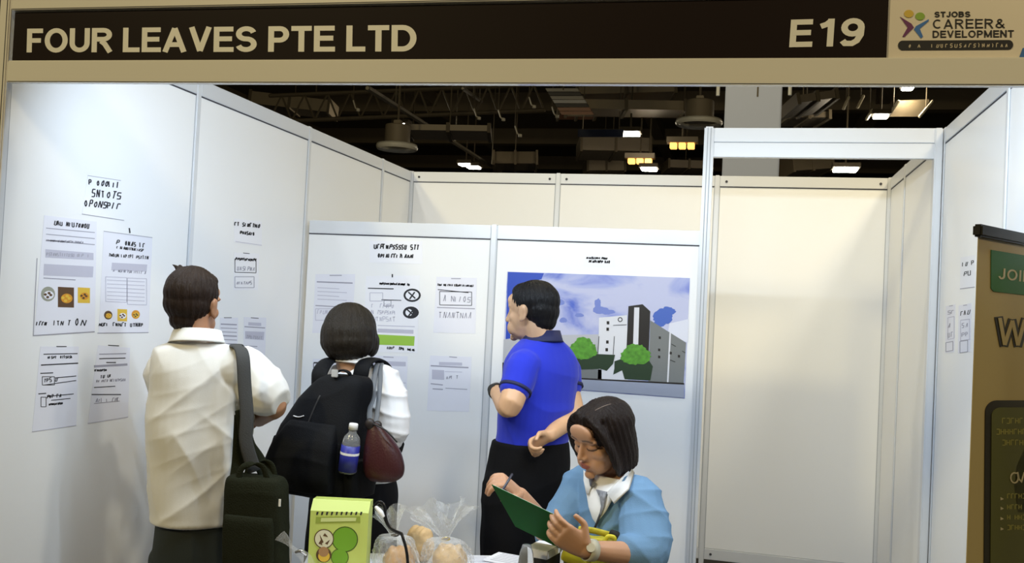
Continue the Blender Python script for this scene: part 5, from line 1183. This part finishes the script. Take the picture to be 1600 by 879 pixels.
MB().tube([P(584, 792, 2.91), P(592, 784, 2.905), P(600, 790, 2.90), P(603, 812, 2.895), P(612, 826, 2.89), P(628, 834, 2.885)], [(.006, .003)], 10, 5).build('arm', mat('black_plastic', (.012, .012, .014), .25), tg, smooth=True)
MB().tube([P(588, 792, 2.907), P(595, 800, 2.897), P(599, 806, 2.893)], [.006, .008, .005], 10, 4).build('grip', mat('white_cap', (.8, .8, .82), .4), tg, smooth=True)
MB().tube([P(628, 834, 2.885), P(636, 866, 2.87), np.array([*P(640, 900, 2.85)[:2], tz+.004])], [(.005, .003)], 8, 4).build('arm', mat('black_plastic', (.012, .012, .014), .25), tg, smooth=True)
# film ribbon at the left end of the table
v0 = [P(437, 836, 2.84), P(445, 842, 2.85), P(454, 852, 2.86), P(464, 862, 2.87), P(478, 872, 2.88), np.array([*P(492, 890, 2.885)[:2], tz+.003])]
rb = thing('film_ribbon', v0[-1], 'twist of clear film sticking out at the end of the table', 'film')
MB().tube(v0, [(.020, .002), (.014, .003), (.006, .004), (.010, .004), (.018, .003), (.020, .003)], 12, 5, side=UP+CR).build('ribbon', FILM, rb)
MB().tube([P(462, 862, 2.866), P(470, 860, 2.862), P(478, 866, 2.868)], [.004, .006, .004], 8, 4).build('silver_knot', mat('silver_foil', (.8, .8, .82), .15, metal=.9), rb, smooth=True)
# sheets, bottle, boxes
for (x, y, d, a, lab) in ((752, 876, 3.20, 20, 'loose printed sheet at the back of the table beside the bags'), (806, 878, 3.16, -12, 'loose printed sheet at the back of the table near the clear bottle')):
    c = on(x, y, 2, tz)+UP*(.004 if a < 0 else 0); rr, ff = heading(a); q = [c+rr*u*.10+ff*v*.065+UP*.001 for u, v in ((-1, -1), (1, -1), (1, 1), (-1, 1))]
    o = tag(MB().prism(q, UP*.0012).build('printed_sheet', PAPERW), lab, 'paper'); mb = MB()
    for k in range(6):
        e = c+ff*(.05-.018*k)+UP*.0024; mb.prism([e-rr*.08, e+rr*(.02+.06*random.random()), e+rr*.02+ff*.004, e-rr*.08+ff*.004], UP*.0002)
    tag(mb.build('printed_marks', INKG, o), kind='stuff')
bc = P(822, 878, 2.58); bc[2] = tz+.001; bot = thing('clear_bottle', bc, 'clear empty bottle with rounded shoulder on the table by the folder', 'bottle'); tp = P(822, 851, 2.58)[2]-tz
MB().lathe([(0, 0), (.024, 0), (.026, .006), (.026, tp*.55), (.024, tp*.72), (.019, tp*.9), (.012, tp), (0, tp)], bc, n=24).build('bottle_body', CLR, bot, smooth=True)
MB().lathe([(.0262, tp*.2), (.0268, tp*.2), (.0268, tp*.45), (.0262, tp*.45)], bc, n=24).build('label_sleeve', mat('pale_label', (.5, .54, .6), .5), bot)
wb_ = P(852, 855, 2.72); hh = wb_[2]-tz; rr, ff = heading(-12); c = np.array([wb_[0], wb_[1]-.03, tz+.001])
wbx = thing('small_box', c, 'small black box with white lid on the table beside the folder', 'box')
def qb(u0, u1, v0, v1, z0, z1): return MB().hexa([c+rr*a+ff*b+UP*z for z in (z0, z1) for a, b in ((u0, v0), (u1, v0), (u1, v1), (u0, v1))])
qb(-.034, .034, -.05, .05, 0, hh-.012).build('carton', mat('black_card', (.012, .012, .013), .6), wbx); qb(-.038, .038, -.054, .054, hh-.012, hh+.012).build('lid', PAPERW, wbx, bevel=.003)
# yellow tote on the lap
yt = thing('tote_bag', P(925, 890, 2.72), 'crumpled yellow and black tote bag beside the folder and the seated person', 'bag')
YEL = mat('yellow_fabric', (.42, .36, .02), .6, bump=.3, bscale=120, vary=.3, vscale=12); yr, yf = heading(20); yb = MB()
rings(yb, [(P(922, 838, 2.73), yr, yf, .078, .020), (P(925, 850, 2.73), yr, yf, .088, .030), (P(925, 880, 2.725), yr, yf, .090, .036), (P(926, 940, 2.725), yr, yf, .088, .042), (P(928, 1000, 2.73), yr, yf, .088, .05), (P(928, 1020, 2.73), yr, yf, .075, .045)], 2.8, 32, 4)
fuse(yb, 'bag_body', YEL, yt, .005, 3, folds([(yr+UP*.4, 50), (yr-UP*.5, 38)], .012, 2, .006))
MB().tube([P(905, 826, 2.70), P(925, 828, 2.70), P(945, 833, 2.70), P(962, 838, 2.71)], [(.009, .004)], 10, 5, side=UP).build('handle', YEL, yt, smooth=True)
MB().tube([P(945, 846, 2.69), P(950, 838, 2.685), P(960, 840, 2.685), P(964, 850, 2.69), P(962, 858, 2.695)], [(.007, .004)], 10, 5, side=UP).build('handle', mat('yellow_bright', (.62, .55, .03), .5), yt, smooth=True)
MB().tube([P(956, 832, 2.70), P(966, 838, 2.695), P(972, 848, 2.69)], [.010, .013, .010], 12, 4).build('dark_lining', mat('dark_lining', (.010, .010, .008), .8), yt, smooth=True)
MB().tube([P(880, 866, 2.64), P(900, 872, 2.645), P(912, 880, 2.65)], [(.016, .006), (.022, .008), (.014, .006)], 12, 4, side=UP+CR*.4).build('fold', mat('yellow_bright', (.62, .55, .03), .5), yt, smooth=True)
